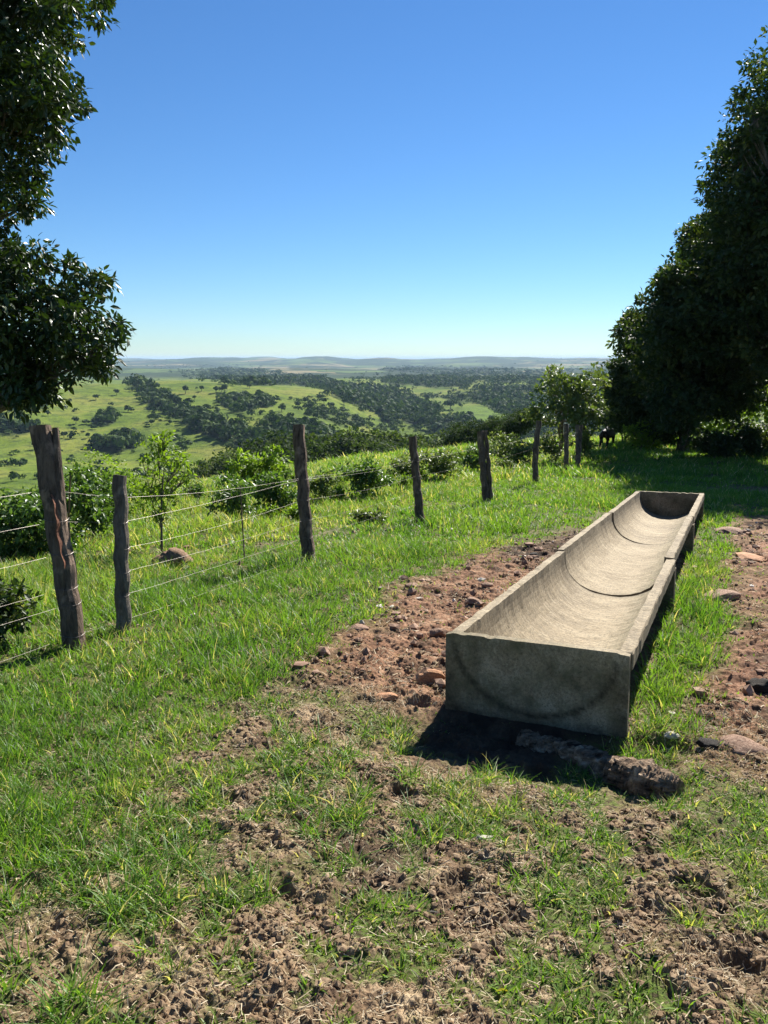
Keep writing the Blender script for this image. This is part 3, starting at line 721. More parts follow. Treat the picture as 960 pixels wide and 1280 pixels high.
def lobe_points(lobes, n_cl, per, csize, rng, fill=.55):
    """clumps through ellipsoid lobes, leaves spread through each clump"""
    vol = np.array([l[3]*l[4]*l[5] for l in lobes])**.72; pk = rng.choice(len(lobes), n_cl, p=vol/vol.sum())
    L = np.array([l[:6] for l in lobes], float)[pk]
    d = rng.normal(size=(n_cl, 3)); d /= np.linalg.norm(d, axis=1)[:, None]
    rr = (fill+(1-fill)*rng.random(n_cl)**.6)[:, None]; rr = np.where(rng.random((n_cl, 1)) < .25, rng.random((n_cl, 1))**.4, rr)
    spray = rng.random(n_cl) < .14; rr = np.where(spray[:, None], 1+SPRAY*rng.random((n_cl, 1)), rr)
    C = L[:, :3]+d*L[:, 3:6]*rr
    cs = csize*(.55+.9*rng.random(n_cl))*np.where(spray, .6, 1); tone = rng.random(n_cl)
    q = rng.normal(size=(n_cl, per, 3)); q /= np.linalg.norm(q, axis=2)[:, :, None]; rad = rng.random((n_cl, per, 1))**.45
    Pt = C[:, None, :]+q*rad*cs[:, None, None]*np.array([1, 1, .5])
    rnd = np.clip(tone[:, None]*.55+rng.random((n_cl, per))*.45, 0, 1)
    return Pt.reshape(-1, 3), q.reshape(-1, 3), rnd.ravel(), C
def limbs(base, C, lobes, rng, r0, split=.35, n_tw=60):
    parts = []; base = np.array(base, float)
    cen = np.mean([l[:3] for l in lobes], axis=0)
    top = np.array([base[0]*.35+cen[0]*.65, base[1]*.35+cen[1]*.65, base[2]+(cen[2]-base[2])*.95])
    tr = [base+np.array([0, 0, -.2]), base+(top-base)*.25+rng.normal(size=3)*.06*r0*8, base+(top-base)*.6+rng.normal(size=3)*.08*r0*8, top]
    tt = np.linspace(0, 1, 14); tr = np.array(tr); tk = np.linspace(0, 1, 4)
    TP = np.stack([np.interp(tt, tk, tr[:, k]) for k in range(3)], -1)
    trunk = tube(TP, np.interp(tt, [0, .08, 1], [r0*1.5, r0, r0*.35]), 12, jitter=.08, seed=3)
    br = []
    for l in lobes:
        e = np.array(l[:3]); s = TP[int(min(13, max(2, 13*(split+(.9-split)*rng.random()))))]
        m = (s+e)/2+np.array([0, 0, -.05])*np.linalg.norm(e-s)+rng.normal(size=3)*.06*np.linalg.norm(e-s)
        q = np.array([s*(1-u)**2+2*m*u*(1-u)+e*u*u for u in np.linspace(0, 1, 9)])
        br.append(tube(q, np.linspace(r0*.42, r0*.12, 9), 7, jitter=.08, seed=5))
        d = np.linalg.norm(C-e, axis=1); near = np.argsort(d)[:max(4, n_tw//len(lobes))]
        for k in near:
            st = q[rng.integers(4, 9)]; mm = (st+C[k])/2+rng.normal(size=3)*.08*np.linalg.norm(C[k]-st)
            qq = np.array([st*(1-u)**2+2*mm*u*(1-u)+C[k]*u*u for u in np.linspace(0, 1, 5)])
            br.append(tube(qq, np.linspace(r0*.10+.004, .004, 5), 5, cap=False))
    return trunk, br
def make_tree(name, label, cat, base, lobes, n_cl, per, csize, lsize, ratio, mat, seed, r0=.15, shape='lo', droop=.2, group=None, fill=.55, n_tw=80, bark='bark', split=.35, clip=None):
    rng = np.random.default_rng(seed)
    root = empty(name, base, label, cat, group); b = np.array(base)
    lb = [(l[0]-b[0], l[1]-b[1], l[2]-b[2], l[3], l[4], l[5]) for l in lobes]
    Pt, Nn, rnd, C = lobe_points(lb, n_cl, per, csize, rng, fill)
    tr, br = limbs((0, 0, 0), C, lb, rng, r0, split, n_tw)
    v, f, a = leaves(Pt, Nn, lsize, ratio, shape, rng, droop, rnd)
    link('crown', mesh_np('crown', v, f, M[mat], a), root)
    link('trunk', mesh_np('trunk', tr[0], tr[1], M[bark], smooth=True), root)
    v, f, _ = merge(br); link('branches', mesh_np('branches', v, f, M[bark], smooth=True), root)
    return root
def L_at(px, py, rpx, dep, sx=1, sy=1, sz=1):
    p = at_depth(px, py, dep); r = rpx*dep/F; return (p.x, p.y, p.z, r*sx, r*sy, r*sz)

# near tree whose boughs come in at the left of the photo
D1 = 6.8
lobes = [L_at(16, 125, 84, D1, .95, 1.3, 1.0), L_at(-40, 40, 115, D1, 1.05, 1.2, 1), L_at(5, -40, 95, D1), L_at(-8, 235, 54, D1, .9, 1.2, 1.1),
         L_at(58, 388, 78, D1, .95, 1.2, .95), L_at(10, 350, 75, D1, 1, 1.2, .9), L_at(104, 425, 53, D1, 1, 1, .95), L_at(30, 455, 55, D1, 1, 1, .75), L_at(42, 498, 22, D1, 1, 1, 1), L_at(30, 485, 30, D1, 1, 1, 1),
         L_at(-60, 330, 90, D1), L_at(-110, 150, 150, D1+.4), L_at(-180, -40, 230, D1+1), L_at(-230, 200, 170, D1+.6), L_at(-60, -160, 200, D1+.6), L_at(-190, 400, 90, D1+.5)]
bx, by = -5.2, 7.6
make_tree('broadleaf_tree', 'near glossy-leaved tree reaching in over the thick forked post', 'tree', (bx, by, zg(bx, by)), lobes, 2300, 66, .18, .072, .42, 'leaf_near', 51, .17, 'full', .55, fill=.35, n_tw=240)

# big dark trees on the right
def tree_lobes(spec, dep, dj=2.0, seed=0):
    g_ = random.Random(seed); return [L_at(a, b, r_, dep+g_.uniform(-dj, dj), 1, 1.15, 1) for a, b, r_ in spec]
x, y = 12.2, 21.5
make_tree('evergreen_tree', 'tallest dark tree at the right edge, rising high above the trough', 'tree', (x, y, zg(x, y)),
          tree_lobes([(992, 110, 62), (975, 180, 70), (985, 260, 95), (935, 250, 48), (925, 320, 62), (1000, 370, 110), (915, 395, 55), (962, 425, 60), (1060, 150, 90), (1090, 280, 130), (1130, 400, 110), (1040, 440, 60), (968, 72, 26), (945, 150, 34), (925, 205, 34)], 22.0, 2, 1),
          2300, 44, .40, .16, .5, 'leaf_tree', 61, .30, fill=.25, n_tw=200)
x, y = at(852, 566)
make_tree('evergreen_tree', 'dark tree with a low spreading crown in front of the tallest one\'s left side', 'tree', (x, y, zg(x, y)),
          tree_lobes([(886, 312, 40), (885, 350, 55), (853, 354, 27), (850, 400, 55), (895, 430, 60), (838, 450, 48), (875, 475, 44), (850, 500, 32), (925, 470, 42), (905, 500, 26), (815, 410, 24), (925, 268, 28)], 25, 2, 2),
          1350, 44, .40, .17, .5, 'leaf_tree', 62, .24, fill=.25, n_tw=160)
x, y = at(806, 560)
make_tree('evergreen_tree', 'smaller dark tree ending the wood nearest the fence and cow', 'tree', (x, y, zg(x, y)),
          tree_lobes([(805, 440, 36), (790, 475, 36), (825, 480, 42), (782, 508, 30), (812, 520, 34), (840, 525, 28), (795, 410, 18)], 31, 2, 3),
          640, 44, .42, .19, .5, 'leaf_tree', 63, .18, fill=.25, n_tw=90)
# the small olive tree behind the far posts
x, y = at(697, 572)
make_tree('olive_green_tree', 'small airy olive-green tree right behind the farthest fence posts', 'tree', (x, y, zg(x, y)),
          tree_lobes([(690, 480, 22), (712, 470, 18), (735, 490, 22), (700, 510, 26), (730, 520, 24), (672, 520, 14), (745, 470, 12), (687, 462, 9), (752, 512, 14), (722, 497, 20)], 24, .9, 4),
          125, 30, .24, .15, .5, 'leaf_olive', 64, .09, fill=.2, n_tw=100)

# shrubs
def shrub(name, label, cat, px, py, wpx, hpx, n_cl, per, leaf, ratio, mat, seed, shape='lo', depth_push=0, group=None, airy=.3, lobes_n=5, dz=0, bark='bark', fill=.2):
    x, y = at(px, py); z = zg(x, y); dep = project(x, y, z)[2]; w_ = wpx*dep/F/2; h_ = hpx*dep/F
    g_ = random.Random(seed); lobes = []
    for k in range(lobes_n):
        lobes.append((x+g_.uniform(-.6, .6)*w_, y+g_.uniform(-.5, .5)*w_, z+h_*g_.uniform(.35, .72), w_*g_.uniform(.4, .62), w_*g_.uniform(.4, .62), h_*g_.uniform(.22, .38)))
    lobes.append((x, y, z+h_*.40, w_*.8, w_*.7, h_*.38))
    return make_tree(name, label, cat, (x, y, z), lobes, n_cl, per, max(w_, h_)*.15, leaf*.8, ratio, mat, seed, max(.012, h_*.022), shape, .15, group, fill, 40, bark, .1)
shrub('broadleaf_shrub', 'bushy pale-leaved shrub behind and left of the thick forked post', 'shrub', 50, 692, 150, 96, 170, 30, .085, .55, 'leaf_bush', 71, 'full')
shrub('broadleaf_shrub', 'leafy shrub seen between the thick forked post and the split post', 'shrub', 118, 672, 90, 90, 120, 28, .085, .55, 'leaf_bush', 72, 'full')
shrub('broadleaf_shrub', 'dark low shrub at the left edge beside the wire', 'shrub', -12, 812, 100, 110, 120, 26, .06, .5, 'leaf_tree', 73, 'full')
shrub('broadleaf_shrub', 'wide yellow-green shrub right behind the split post', 'shrub', 150, 650, 110, 80, 110, 24, .08, .5, 'leaf_lime', 74)
# sapling
x, y = at(202, 690); d_ = project(x, y, zg(x, y))[2]
make_tree('sapling', 'slender yellow-green sapling standing right of the split post', 'sapling', (x, y, zg(x, y)),
          [L_at(a, b, r_, d_+j) for a, b, r_, j in ((200, 560, 22, 0), (185, 585, 16, .2), (222, 580, 17, -.2), (215, 605, 20, .1), (190, 615, 14, 0), (206, 545, 10, 0), (235, 592, 9, .1), (198, 640, 12, 0))],
          90, 13, .12, .062, .42, 'leaf_lime', 75, .016, 'full', .1, fill=.1, n_tw=60, split=.3)
for a in (('dense dark green bush below the thin upright stick', 292, 650, 50, 50, 60, 20, .09, 'leaf_bush', 76),
          ('broad bush touching the left side of the third post', 345, 640, 44, 56, 70, 22, .09, 'leaf_bush', 77),
          ('rounded yellow-green bush crowning the slope behind the broad bush', 318, 612, 66, 44, 80, 24, .12, 'leaf_lime', 78),
          ('small upright bush just right of the third post', 408, 628, 34, 42, 40, 20, .09, 'leaf_olive', 79),
          ('dark rounded bush midway between the third and fourth posts', 458, 622, 54, 44, 90, 24, .09, 'leaf_bush', 80),
          ('sprawling bush behind the top of the fourth post', 503, 602, 40, 30, 50, 20, .10, 'leaf_olive', 81),
          ('light green bush between the fourth and fifth posts', 552, 600, 54, 36, 70, 22, .11, 'leaf_olive', 82),
          ('low spreading weed clump on the slope under the dark rounded bush', 462, 655, 44, 16, 30, 16, .08, 'leaf_olive', 83),
          ('pale green bush filling the gap between the fifth and sixth posts', 638, 585, 56, 44, 100, 24, .12, 'leaf_olive', 84),
          ('shadowed bush behind the leaning fifth post', 590, 592, 34, 34, 50, 22, .11, 'leaf_bush', 85),
          ('leafy bush at the foot of the olive-green tree', 695, 580, 46, 36, 60, 22, .13, 'leaf_olive', 86),
          ('bush beside the farthest post in front of the cow', 730, 574, 20, 36, 40, 20, .14, 'leaf_olive', 87),
          ('sunlit bush glowing under the smaller dark tree', 800, 566, 44, 34, 60, 22, .18, 'leaf_lime', 88)):
    shrub('leafy_bush', a[0], 'bush', a[1], a[2], a[3]*1.2, a[4]*1.15, a[5], a[6], a[7], .5, a[8], a[9])
gw = random.Random(19)
for k in range(16):
    px = gw.uniform(395, 660); py = np.interp(px, [395, 460, 560, 660], [640, 630, 612, 590])-gw.uniform(4, 36)
    shrub('field_weed', 'knee-high weedy clump growing on the open slope between the third and sixth posts', 'weed', px, py, gw.uniform(16, 40), gw.uniform(12, 26), 34, 14, .09, .4, gw.choice(['leaf_olive', 'leaf_lime', 'leaf_bush']), 500+k, group='weedy clumps on the open slope', lobes_n=3)
for k in range(9):
    px = gw.uniform(215, 380); py = gw.uniform(600, 655)
    shrub('field_weed', 'knee-high weedy clump on the slope between the sapling and the third post', 'weed', px, py, gw.uniform(16, 34), gw.uniform(12, 26), 28, 14, .08, .4, gw.choice(['leaf_olive', 'leaf_lime', 'leaf_bush']), 530+k, group='weedy clumps near the sapling', lobes_n=3)
x, y = 12.2, 25.5
def wbush(name, label, x, y, w_, h_, n_cl, leaf, mat, seed, cat='bush', group=None):
    z = zg(x, y); g_ = random.Random(seed)
    lobes = [(x+g_.uniform(-.6, .6)*w_, y+g_.uniform(-.5, .5)*w_, z+h_*g_.uniform(.3, .7), w_*g_.uniform(.4, .6), w_*g_.uniform(.4, .6), h_*g_.uniform(.25, .4)) for _ in range(6)]
    return make_tree(name, label, cat, (x, y, z), lobes, n_cl, 26, h_*.16, leaf, .5, mat, seed, .05, 'lo', .15, group, .2, 30)
wbush('leafy_bush', 'bright bush glowing through the gap under the tallest dark tree', 14.5, 32, 3.0, 4.2, 200, .26, 'leaf_lime', 90)
wbush('leafy_bush', 'sunlit bush between the trunks of the dark trees', 15.5, 38, 2.6, 3.8, 160, .28, 'leaf_lime', 91)
wbush('leafy_bush', 'dark undergrowth added over bright grass near the trunk of the low spreading tree', 11.0, 25.5, 1.3, 1.1, 110, .16, 'leaf_tree', 94)  # added dark bush, covers grass too bright for the tree shade
wbush('leafy_bush', 'dark undergrowth added over bright grass at the right edge under the trees', 12.6, 25.5, 1.5, 1.2, 110, .16, 'leaf_tree', 93)  # second added bush, darkens the lit grass under the trees
wbush('leafy_bush', 'green thicket behind the trunk of the low spreading tree', 12.0, 36, 2.2, 3.2, 150, .26, 'leaf_olive', 92)

# ------------------------------------------------------------------ trees just below the near slope
def unit_tree(name, seed, n_cl, per, lsize, mat, wide=1.0, trunk_h=.25, csize=.095):
    """tree of height 1 used for the middle distance, crown and trunk meshes"""
    rng = np.random.default_rng(seed); g_ = random.Random(seed); lobes = []
    for k in range(7):
        a = g_.uniform(0, 6.28); q = g_.uniform(.05, .28)*wide
        lobes.append((q*math.cos(a), q*math.sin(a), g_.uniform(.42, .80), g_.uniform(.13, .22)*wide, g_.uniform(.13, .22)*wide, g_.uniform(.10, .19)))
    lobes.append((0, 0, .55, .30*wide, .30*wide, .28))
    Pt, Nn, rnd, C = lobe_points(lobes, n_cl, per, csize, rng, .5)
    v, f, a = leaves(Pt, Nn, lsize, .7, 'lo', rng, .1, rnd)
    crown = mesh_np('crown', v, f, M[mat], a)
    tr, br = limbs((0, 0, 0), C, lobes[:5], rng, .022, .3, 0); tv, tf, _ = merge([tr]+br)
    return crown, mesh_np('trunk', tv, tf, M['bark'])
def place_unit(meshes, name, label, cat, group, x, y, h, rz, zoff=0, wide=1.0):
    root = empty(name, (x, y, float(Z(x, y))-.2+zoff), label, cat, group, rz); root.scale = (h*wide, h*wide, h)
    link('crown', meshes[0], root); link('trunk', meshes[1], root); return root
UT = [unit_tree('t', s, 300, 34, .030, 'belt_leaf', w_) for s, w_ in ((201, 1.0), (202, 1.25), (203, 1.1))]
UO = [unit_tree('t', s, 300, 34, .030, 'belt_olive', w_) for s, w_ in ((204, 1.2), (205, 1.0))]
g = random.Random(77)
belt = [(352, 98, 532, 0), (372, 112, 536, 0), (392, 104, 534, 0), (408, 120, 529, 0), (428, 106, 533, 1), (447, 118, 528, 0), (466, 108, 532, 0), (488, 122, 528, 1), (505, 110, 535, 0), (525, 126, 533, 0), (545, 118, 537, 1), (435, 132, 527, 0), (480, 136, 526, 0), (385, 130, 530, 1), (335, 105, 548, 1), (318, 118, 552, 0), (290, 112, 560, 1), (560, 105, 545, 0), (250, 108, 572, 1), (270, 125, 566, 0)]
for k, (px, dep, topy, o) in enumerate(belt):
    p = at_depth(px, topy, dep); zb = float(Z(p.x, p.y)); h = max(5.0, p.z-zb+.3)
    place_unit((UO if o else UT)[k % (2 if o else 3)], 'valley_tree', 'dense dark tree in the belt just below the near slope', 'tree', 'trees in the belt below the near slope', p.x, p.y, h, g.uniform(0, 6), wide=g.uniform(.95, 1.3))
for px, dep, topy, lab in ((576, 62, 520, 'round dark tree standing alone beyond the slope, left of the fifth post top'), (622, 56, 528, 'bushy tree left of the sixth post on the slope edge'), (648, 50, 518, 'tall dark bushy tree just left of the sixth post'), (610, 75, 531, 'low spreading tree behind the fifth post top')):
    p = at_depth(px, topy, dep); zb = float(Z(p.x, p.y)); h = max(3.0, p.z-zb+.2)
    place_unit(UT[int(px) % 3], 'slope_tree', lab, 'tree', None, p.x, p.y, h, g.uniform(0, 6), wide=1.15)

# ------------------------------------------------------------------ woodland across the valley
def far_tree_proto(seed, n):
    rng = np.random.default_rng(seed); d = rng.normal(size=(n, 3)); d /= np.linalg.norm(d, axis=1)[:, None]
    d[:, 2] = np.abs(d[:, 2])*1.1-.25
    lob = rng.normal(size=(4, 3))*np.array([.35, .35, .2]); c = lob[rng.integers(0, 4, n)]
    P_ = c+d*(.62+.2*rng.random((n, 1)))*np.array([1, 1, .85])
    s = rng.normal(size=(n, 3)); s = np.cross(d, s); s /= np.linalg.norm(s, axis=1)[:, None]; t2 = np.cross(d, s)
    sz = (.30+.30*rng.random((n, 1)))
    v = np.stack([P_+s*sz*.7, P_+t2*sz*.7+d*.06, P_-s*sz*.7, P_-t2*sz*.7-d*.02], 1).reshape(-1, 3)
    f = (np.array([[0, 1, 2], [0, 2, 3]])[None]+(np.arange(n)*4)[:, None, None]).reshape(-1, 3)
    v[:, 2] += 1.0
    return v, f, np.repeat(rng.random(n)*.5, 4)
def scatter_woods(name, rmin, rmax, n_try, fac, nfaces, hrange, seed, thr=1.0):
    rng = np.random.default_rng(seed)
    r = rmin*(rmax/rmin)**rng.random(n_try) if rmin > 500 else np.sqrt(rng.random(n_try)*(rmax**2-rmin**2)+rmin**2)
    a = R(-31)+R(62)*rng.random(n_try); x = r*np.sin(a); y = r*np.cos(a); z = Z(x, y); px, py, dep = project(x, y, z)
    d = wood_density(px, py, x, y)*fac; keep = rng.random(n_try) < d
    return x[keep], y[keep], z[keep], d[keep], r[keep]
protos = [far_tree_proto(s, 34) for s in range(5)]
protos_lo = [far_tree_proto(s+9, 14) for s in range(4)]
def build_woods(name, x, y, z, rad, hgt, seed, lo=False, mat='far_leaf', label=None):
    rng = np.random.default_rng(seed); pr = protos_lo if lo else protos; parts = []
    kind = rng.integers(0, len(pr), len(x)); rot = rng.random(len(x))*6.283; tone = rng.random(len(x))**1.5*.65
    for k, (v, f, rn_) in enumerate(pr):
        m = np.where(kind == k)[0]
        if not len(m): continue
        c = np.cos(rot[m])[:, None]; s = np.sin(rot[m])[:, None]
        X = (v[None, :, 0]*c-v[None, :, 1]*s)*rad[m][:, None]+x[m][:, None]; Y = (v[None, :, 0]*s+v[None, :, 1]*c)*rad[m][:, None]+y[m][:, None]
        Zz = v[None, :, 2]*hgt[m][:, None]*.5+z[m][:, None]-.5
        vv = np.stack([X, Y, Zz], -1).reshape(-1, 3); ff = (f[None]+(np.arange(len(m))*len(v))[:, None, None]).reshape(-1, 3)
        parts.append((vv, ff, {'rnd': (tone[m][:, None]+rn_[None]).ravel()}))
    v, f, a = merge(parts)
    return tag(link(name, mesh_np(name, v, f, M[mat], a)), label, None, None, 'stuff')
for nm, rmin, rmax, ntry, fac, lo, rs, seed in (('woods', 150, 620, 15000, .85, False, 3.4, 301), ('woods', 620, 1500, 30000, .8, True, 4.6, 302), ('woods', 1500, 7000, 26000, .7, True, 11.0, 303)):
    x, y, z, d, r = scatter_woods(nm, rmin, rmax, ntry, fac, 0, None, seed)
    rng = np.random.default_rng(seed)
    rad = rs*(.45+.75*rng.random(len(x)))*np.where(d > .5, 1, .62); h = rad*(1.5+.8*rng.random(len(x)))
    if rmin > 1400: h = rad*1.1
    build_woods(nm, x, y, z, rad, h, seed, lo)
    print('woods', rmin, len(x))
# single trees on the open pasture
UF = []
for s in range(3):
    v, f, rn_ = far_tree_proto(50+s, 70); v = v.copy(); v[:, :2] *= .42; v[:, 2] = v[:, 2]*.42+.12
    cr = mesh_np('crown', v, f, M['far_leaf'], {'rnd': rn_}); tv, tf = tube([[0, 0, 0], [.01, 0, .3], [0, .02, .6]], [.05, .035, .02], 6)
    UF.append((cr, mesh_np('trunk', tv, tf, M['bark'])))
lone = [(232, 492, 7), (252, 489, 5), (270, 491, 6), (281, 491, 7.5), (277, 490, 5), (186, 488, 6), (146, 494, 5), (120, 500, 5), (160, 515, 6), (190, 532, 5), (312, 486, 5), (320, 482, 4.5), (95, 530, 6), (80, 548, 6), (60, 520, 5), (110, 548, 5),
        (255, 520, 6), (352, 515, 7), (372, 510, 6), (340, 522, 6), (362, 525, 7), (388, 512, 6), (405, 505, 6), (415, 512, 7), (395, 525, 7), (300, 525, 6), (222, 503, 5), (243, 500, 4), (30, 505, 5), (12, 515, 6), (45, 562, 6), (72, 570, 6), (90, 575, 5), (205, 553, 6), (225, 560, 6), (28, 580, 5)]
for k, (px, py, hp) in enumerate(lone):
    x, y = at(px, py); r = math.hypot(x, y); h = hp*1.5*r/981
    root = empty('pasture_tree', (x, y, float(Z(x, y))), 'small dark tree standing singly on the open green pasture across the valley', 'tree', 'single trees on the pasture across the valley', g.uniform(0, 6)); root.scale = (h, h, h)
    link('crown', UF[k % 3][0], root); link('trunk', UF[k % 3][1], root)
lone2 = [(600, 538, 10), (563, 512, 9), (588, 523, 7), (560, 508, 6), (533, 500, 6), (575, 500, 6), (615, 530, 8), (545, 515, 8), (620, 508, 7), (497, 488, 6), (520, 485, 5), (430, 506, 6)]
for k, (px, py, hp) in enumerate(lone2):
    x, y = at(px, py); r = math.hypot(x, y); h = hp*1.5*r/981
    root = empty('hillside_tree', (x, y, float(Z(x, y))), 'small dark tree dotting the scrubby hillside right of the valley', 'tree', 'single trees on the scrubby far hillside', g.uniform(0, 6)); root.scale = (h, h, h)
    link('crown', UF[k % 3][0], root); link('trunk', UF[k % 3][1], root)

# ------------------------------------------------------------------ cow
def cow():
    bm = bmesh.new(); sl = bm.verts.layers.skin.verify()
    def vv(p, r_):
        v = bm.verts.new(p); v[sl].radius = (r_, r_) if not isinstance(r_, tuple) else r_; return v
    hip = vv((0, 0, 1.02), (.27, .30)); mid = vv((0, .45, .98), (.32, .34)); sh = vv((0, .95, 1.02), (.25, .32)); nk = vv((0, 1.25, 1.12), (.15, .2)); hd = vv((.05, 1.55, 1.12), (.12, .13)); mz = vv((.08, 1.85, .98), (.075, .08))
    for a, b in ((hip, mid), (mid, sh), (sh, nk), (nk, hd), (hd, mz)): bm.edges.new((a, b))
    for s in (-1, 1):
        a = vv((s*.17, -.06, .80), .14); b = vv((s*.18, .02, .58), .085); c = vv((s*.18, -.12, .38), .055); d = vv((s*.18, -.07, .08), .045); e = vv((s*.18, -.03, .0), .055)
        for p, q in ((hip, a), (a, b), (b, c), (c, d), (d, e)): bm.edges.new((p, q))
        a = vv((s*.15, .98, .72), .11); b = vv((s*.16, .98, .42), .06); c = vv((s*.16, 1.0, .08), .045); d = vv((s*.16, 1.03, 0), .055)
        for p, q in ((sh, a), (a, b), (b, c), (c, d)): bm.edges.new((p, q))
        e1_ = vv((.05+s*.16, 1.45, 1.2), .04); e2_ = vv((.05+s*.26, 1.43, 1.18), .03)
        bm.edges.new((hd, e1_)); bm.edges.new((e1_, e2_))
    t1 = vv((0, -.28, 1.1), .035); t2 = vv((0, -.34, .7), .022); t3 = vv((0, -.33, .45), .045)
    for p, q in ((hip, t1), (t1, t2), (t2, t3)): bm.edges.new((p, q))
    bm.verts.index_update(); me = bpy.data.meshes.new('cow'); bm.to_mesh(me); bm.free()
    o = link('cow', me); o.data.skin_vertices[0].data[0].use_root = True
    o.modifiers.new('skin', 'SKIN').use_smooth_shade = True; sb = o.modifiers.new('sub', 'SUBSURF'); sb.levels = 2; sb.render_levels = 2
    me.materials.append(M['cowhide']); return o
cw = cow(); x, y = at(755, 561); cw.location = (x, y, zg(x, y)-.1); cw.rotation_euler = (0, 0, R(-35)); cw.scale = (.8, .8, .8)
print('cow', x, y, 'ends', [(round(float(at(q, w_)[0]), 1), round(float(at(q, w_)[1]), 1)) for q, w_ in ((755, 561), (755, 568), (806, 560), (852, 566), (697, 572), (560, 580), (450, 580), (200, 640))])
tag(cw, 'dark cow standing with its back turned at the edge of the trees', 'cow')

# ------------------------------------------------------------------ grass
def ribbons(x, y, z, L, W, lean, az, segs, rnd, rng, curl=1.7):
    n = len(x); t = np.linspace(0, 1, segs+1)[None, :]
    hx = np.cos(az)[:, None]; hy = np.sin(az)[:, None]; L = L[:, None]; lean = lean[:, None]
    off = L*lean*t**curl; hz_ = L*np.sqrt(np.clip(1-(lean*.85)**2, .06, 1))*t*(1-.30*lean*t)
    cx = x[:, None]+hx*off; cy = y[:, None]+hy*off; cz = z[:, None]+hz_
    ta = az+math.pi/2+rng.normal(size=n)*.7; wx = np.cos(ta)[:, None]; wy = np.sin(ta)[:, None]
    w_ = W[:, None]*np.clip(1.05-t**1.8, .05, 1)*.5
    A = np.stack([cx-wx*w_, cy-wy*w_, cz], -1); B = np.stack([cx+wx*w_, cy+wy*w_, cz+W[:, None]*.15], -1)
    v = np.stack([A, B], 2).reshape(n, -1, 3); k = 2*(segs+1); i = np.arange(segs)*2
    f = np.stack([i, i+1, i+3, i+2], -1); f = (f[None]+(np.arange(n)*k)[:, None, None]).reshape(-1, 4)
    return v.reshape(-1, 3), f, {'rnd': np.repeat(rnd, k)}
def keep_out(x, y):
    t, q = trough_tq(x, y); return ~((t > -.0) & (t < T_L) & (q > .03) & (q < .87))
def grass_band(rmin, rmax, tufts_m2, per, Lr, Wd, segs, seed, spread, azlim=36):
    rng = np.random.default_rng(seed); area = (rmax**2-rmin**2)*R(azlim); n = int(area*tufts_m2)
    r = np.sqrt(rng.random(n)*(rmax**2-rmin**2)+rmin**2); a = R(-azlim)+R(2*azlim)*rng.random(n); x = r*np.sin(a); y = r*np.cos(a)
    s = soil_mask(x, y); pn = fbm(x*2.2, y*2.2, 201, 3); p = np.clip(1-s*1.05, 0, 1)**1.1+.05+.09*(r < 4.5)*(trough_tq(x, y)[0] < -.62)
    p = p*(.70+.5*sstep(-.3, .3, pn))
    k = (rng.random(n) < p) & keep_out(x, y); x, y, s, r, pn = x[k], y[k], s[k], r[k], pn[k]
    q = fence_q(x, y); t, tq = trough_tq(x, y)
    lush = np.clip(sstep(.9, .1, s)*(.65+.5*sstep(-.4, .4, fbm(x*1.1, y*1.1, 203, 3))), .2, 1.2)
    front = sstep(.6, -.4, t)*sstep(1.5, 2.2, q)
    lush = lush*(1-.42*front); strip = sstep(.0, .1, tq-.85)*sstep(.6, .3, tq-.85)*sstep(-.3, .1, t); lush = np.maximum(lush, strip*.8)
    x = np.repeat(x, per); y = np.repeat(y, per); lush = np.repeat(lush, per); pn = np.repeat(pn, per); s = np.repeat(s, per); front = np.repeat(front, per); q = np.repeat(q, per)
    n = len(x); ang = rng.random(n)*6.283; rad = spread*np.sqrt(rng.random(n)); x = x+np.cos(ang)*rad; y = y+np.sin(ang)*rad
    k = keep_out(x, y); x, y, lush, pn, s, ang, front, q = x[k], y[k], lush[k], pn[k], s[k], ang[k], front[k], q[k]; n = len(x)
    z = ZG(x, y)-.006
    L = (Lr[0]+(Lr[1]-Lr[0])*rng.random(n)**1.4)*lush
    L = L*np.where(q < -1, 1.3, 1)*(.75+.6*sstep(-.2, .5, fbm(x*.9, y*.9, 209, 3)))
    lean = np.clip(.25+.65*rng.random(n)+.15*front, 0, .98)
    dry = np.clip(.06+.12*front+.13*sstep(0, .5, pn)+.16*(q < -1), 0, .5)
    base = np.clip(.34+.28*pn+.22*fbm(x*.7, y*.7, 207, 3)+.30*rng.random(n)-.1, 0, .8); base = np.where(rng.random(n) < dry, .86+.14*rng.random(n), base)
    hue = np.where(q < -1.0, .12, 0); base = np.clip(base+hue*(base < .8), 0, 1)
    return ribbons(x, y, z, L, Wd*(.6+.8*rng.random(n)), lean, ang+rng.normal(size=n)*.8, segs, base, rng)
def add_grass(bands, name, mat):
    v, f, a = merge(bands); print(name, len(f)); return tag(link(name, mesh_np(name, v, f, M[mat], a)), kind='stuff')
add_grass([grass_band(1.0, 4.2, 1000, 9, (.035, .19), .0048, 4, 401, .028),
           grass_band(4.2, 8.5, 450, 8, (.045, .22), .0068, 3, 402, .04)], 'grass', 'blade')
add_grass([grass_band(8.5, 17, 120, 8, (.05, .19), .013, 3, 403, .07, 33), grass_band(17, 32, 42, 8, (.07, .24), .026, 2, 404, .12, 32), grass_band(32, 62, 12, 8, (.10, .34), .055, 2, 405, .25, 31)], 'grass', 'blade')
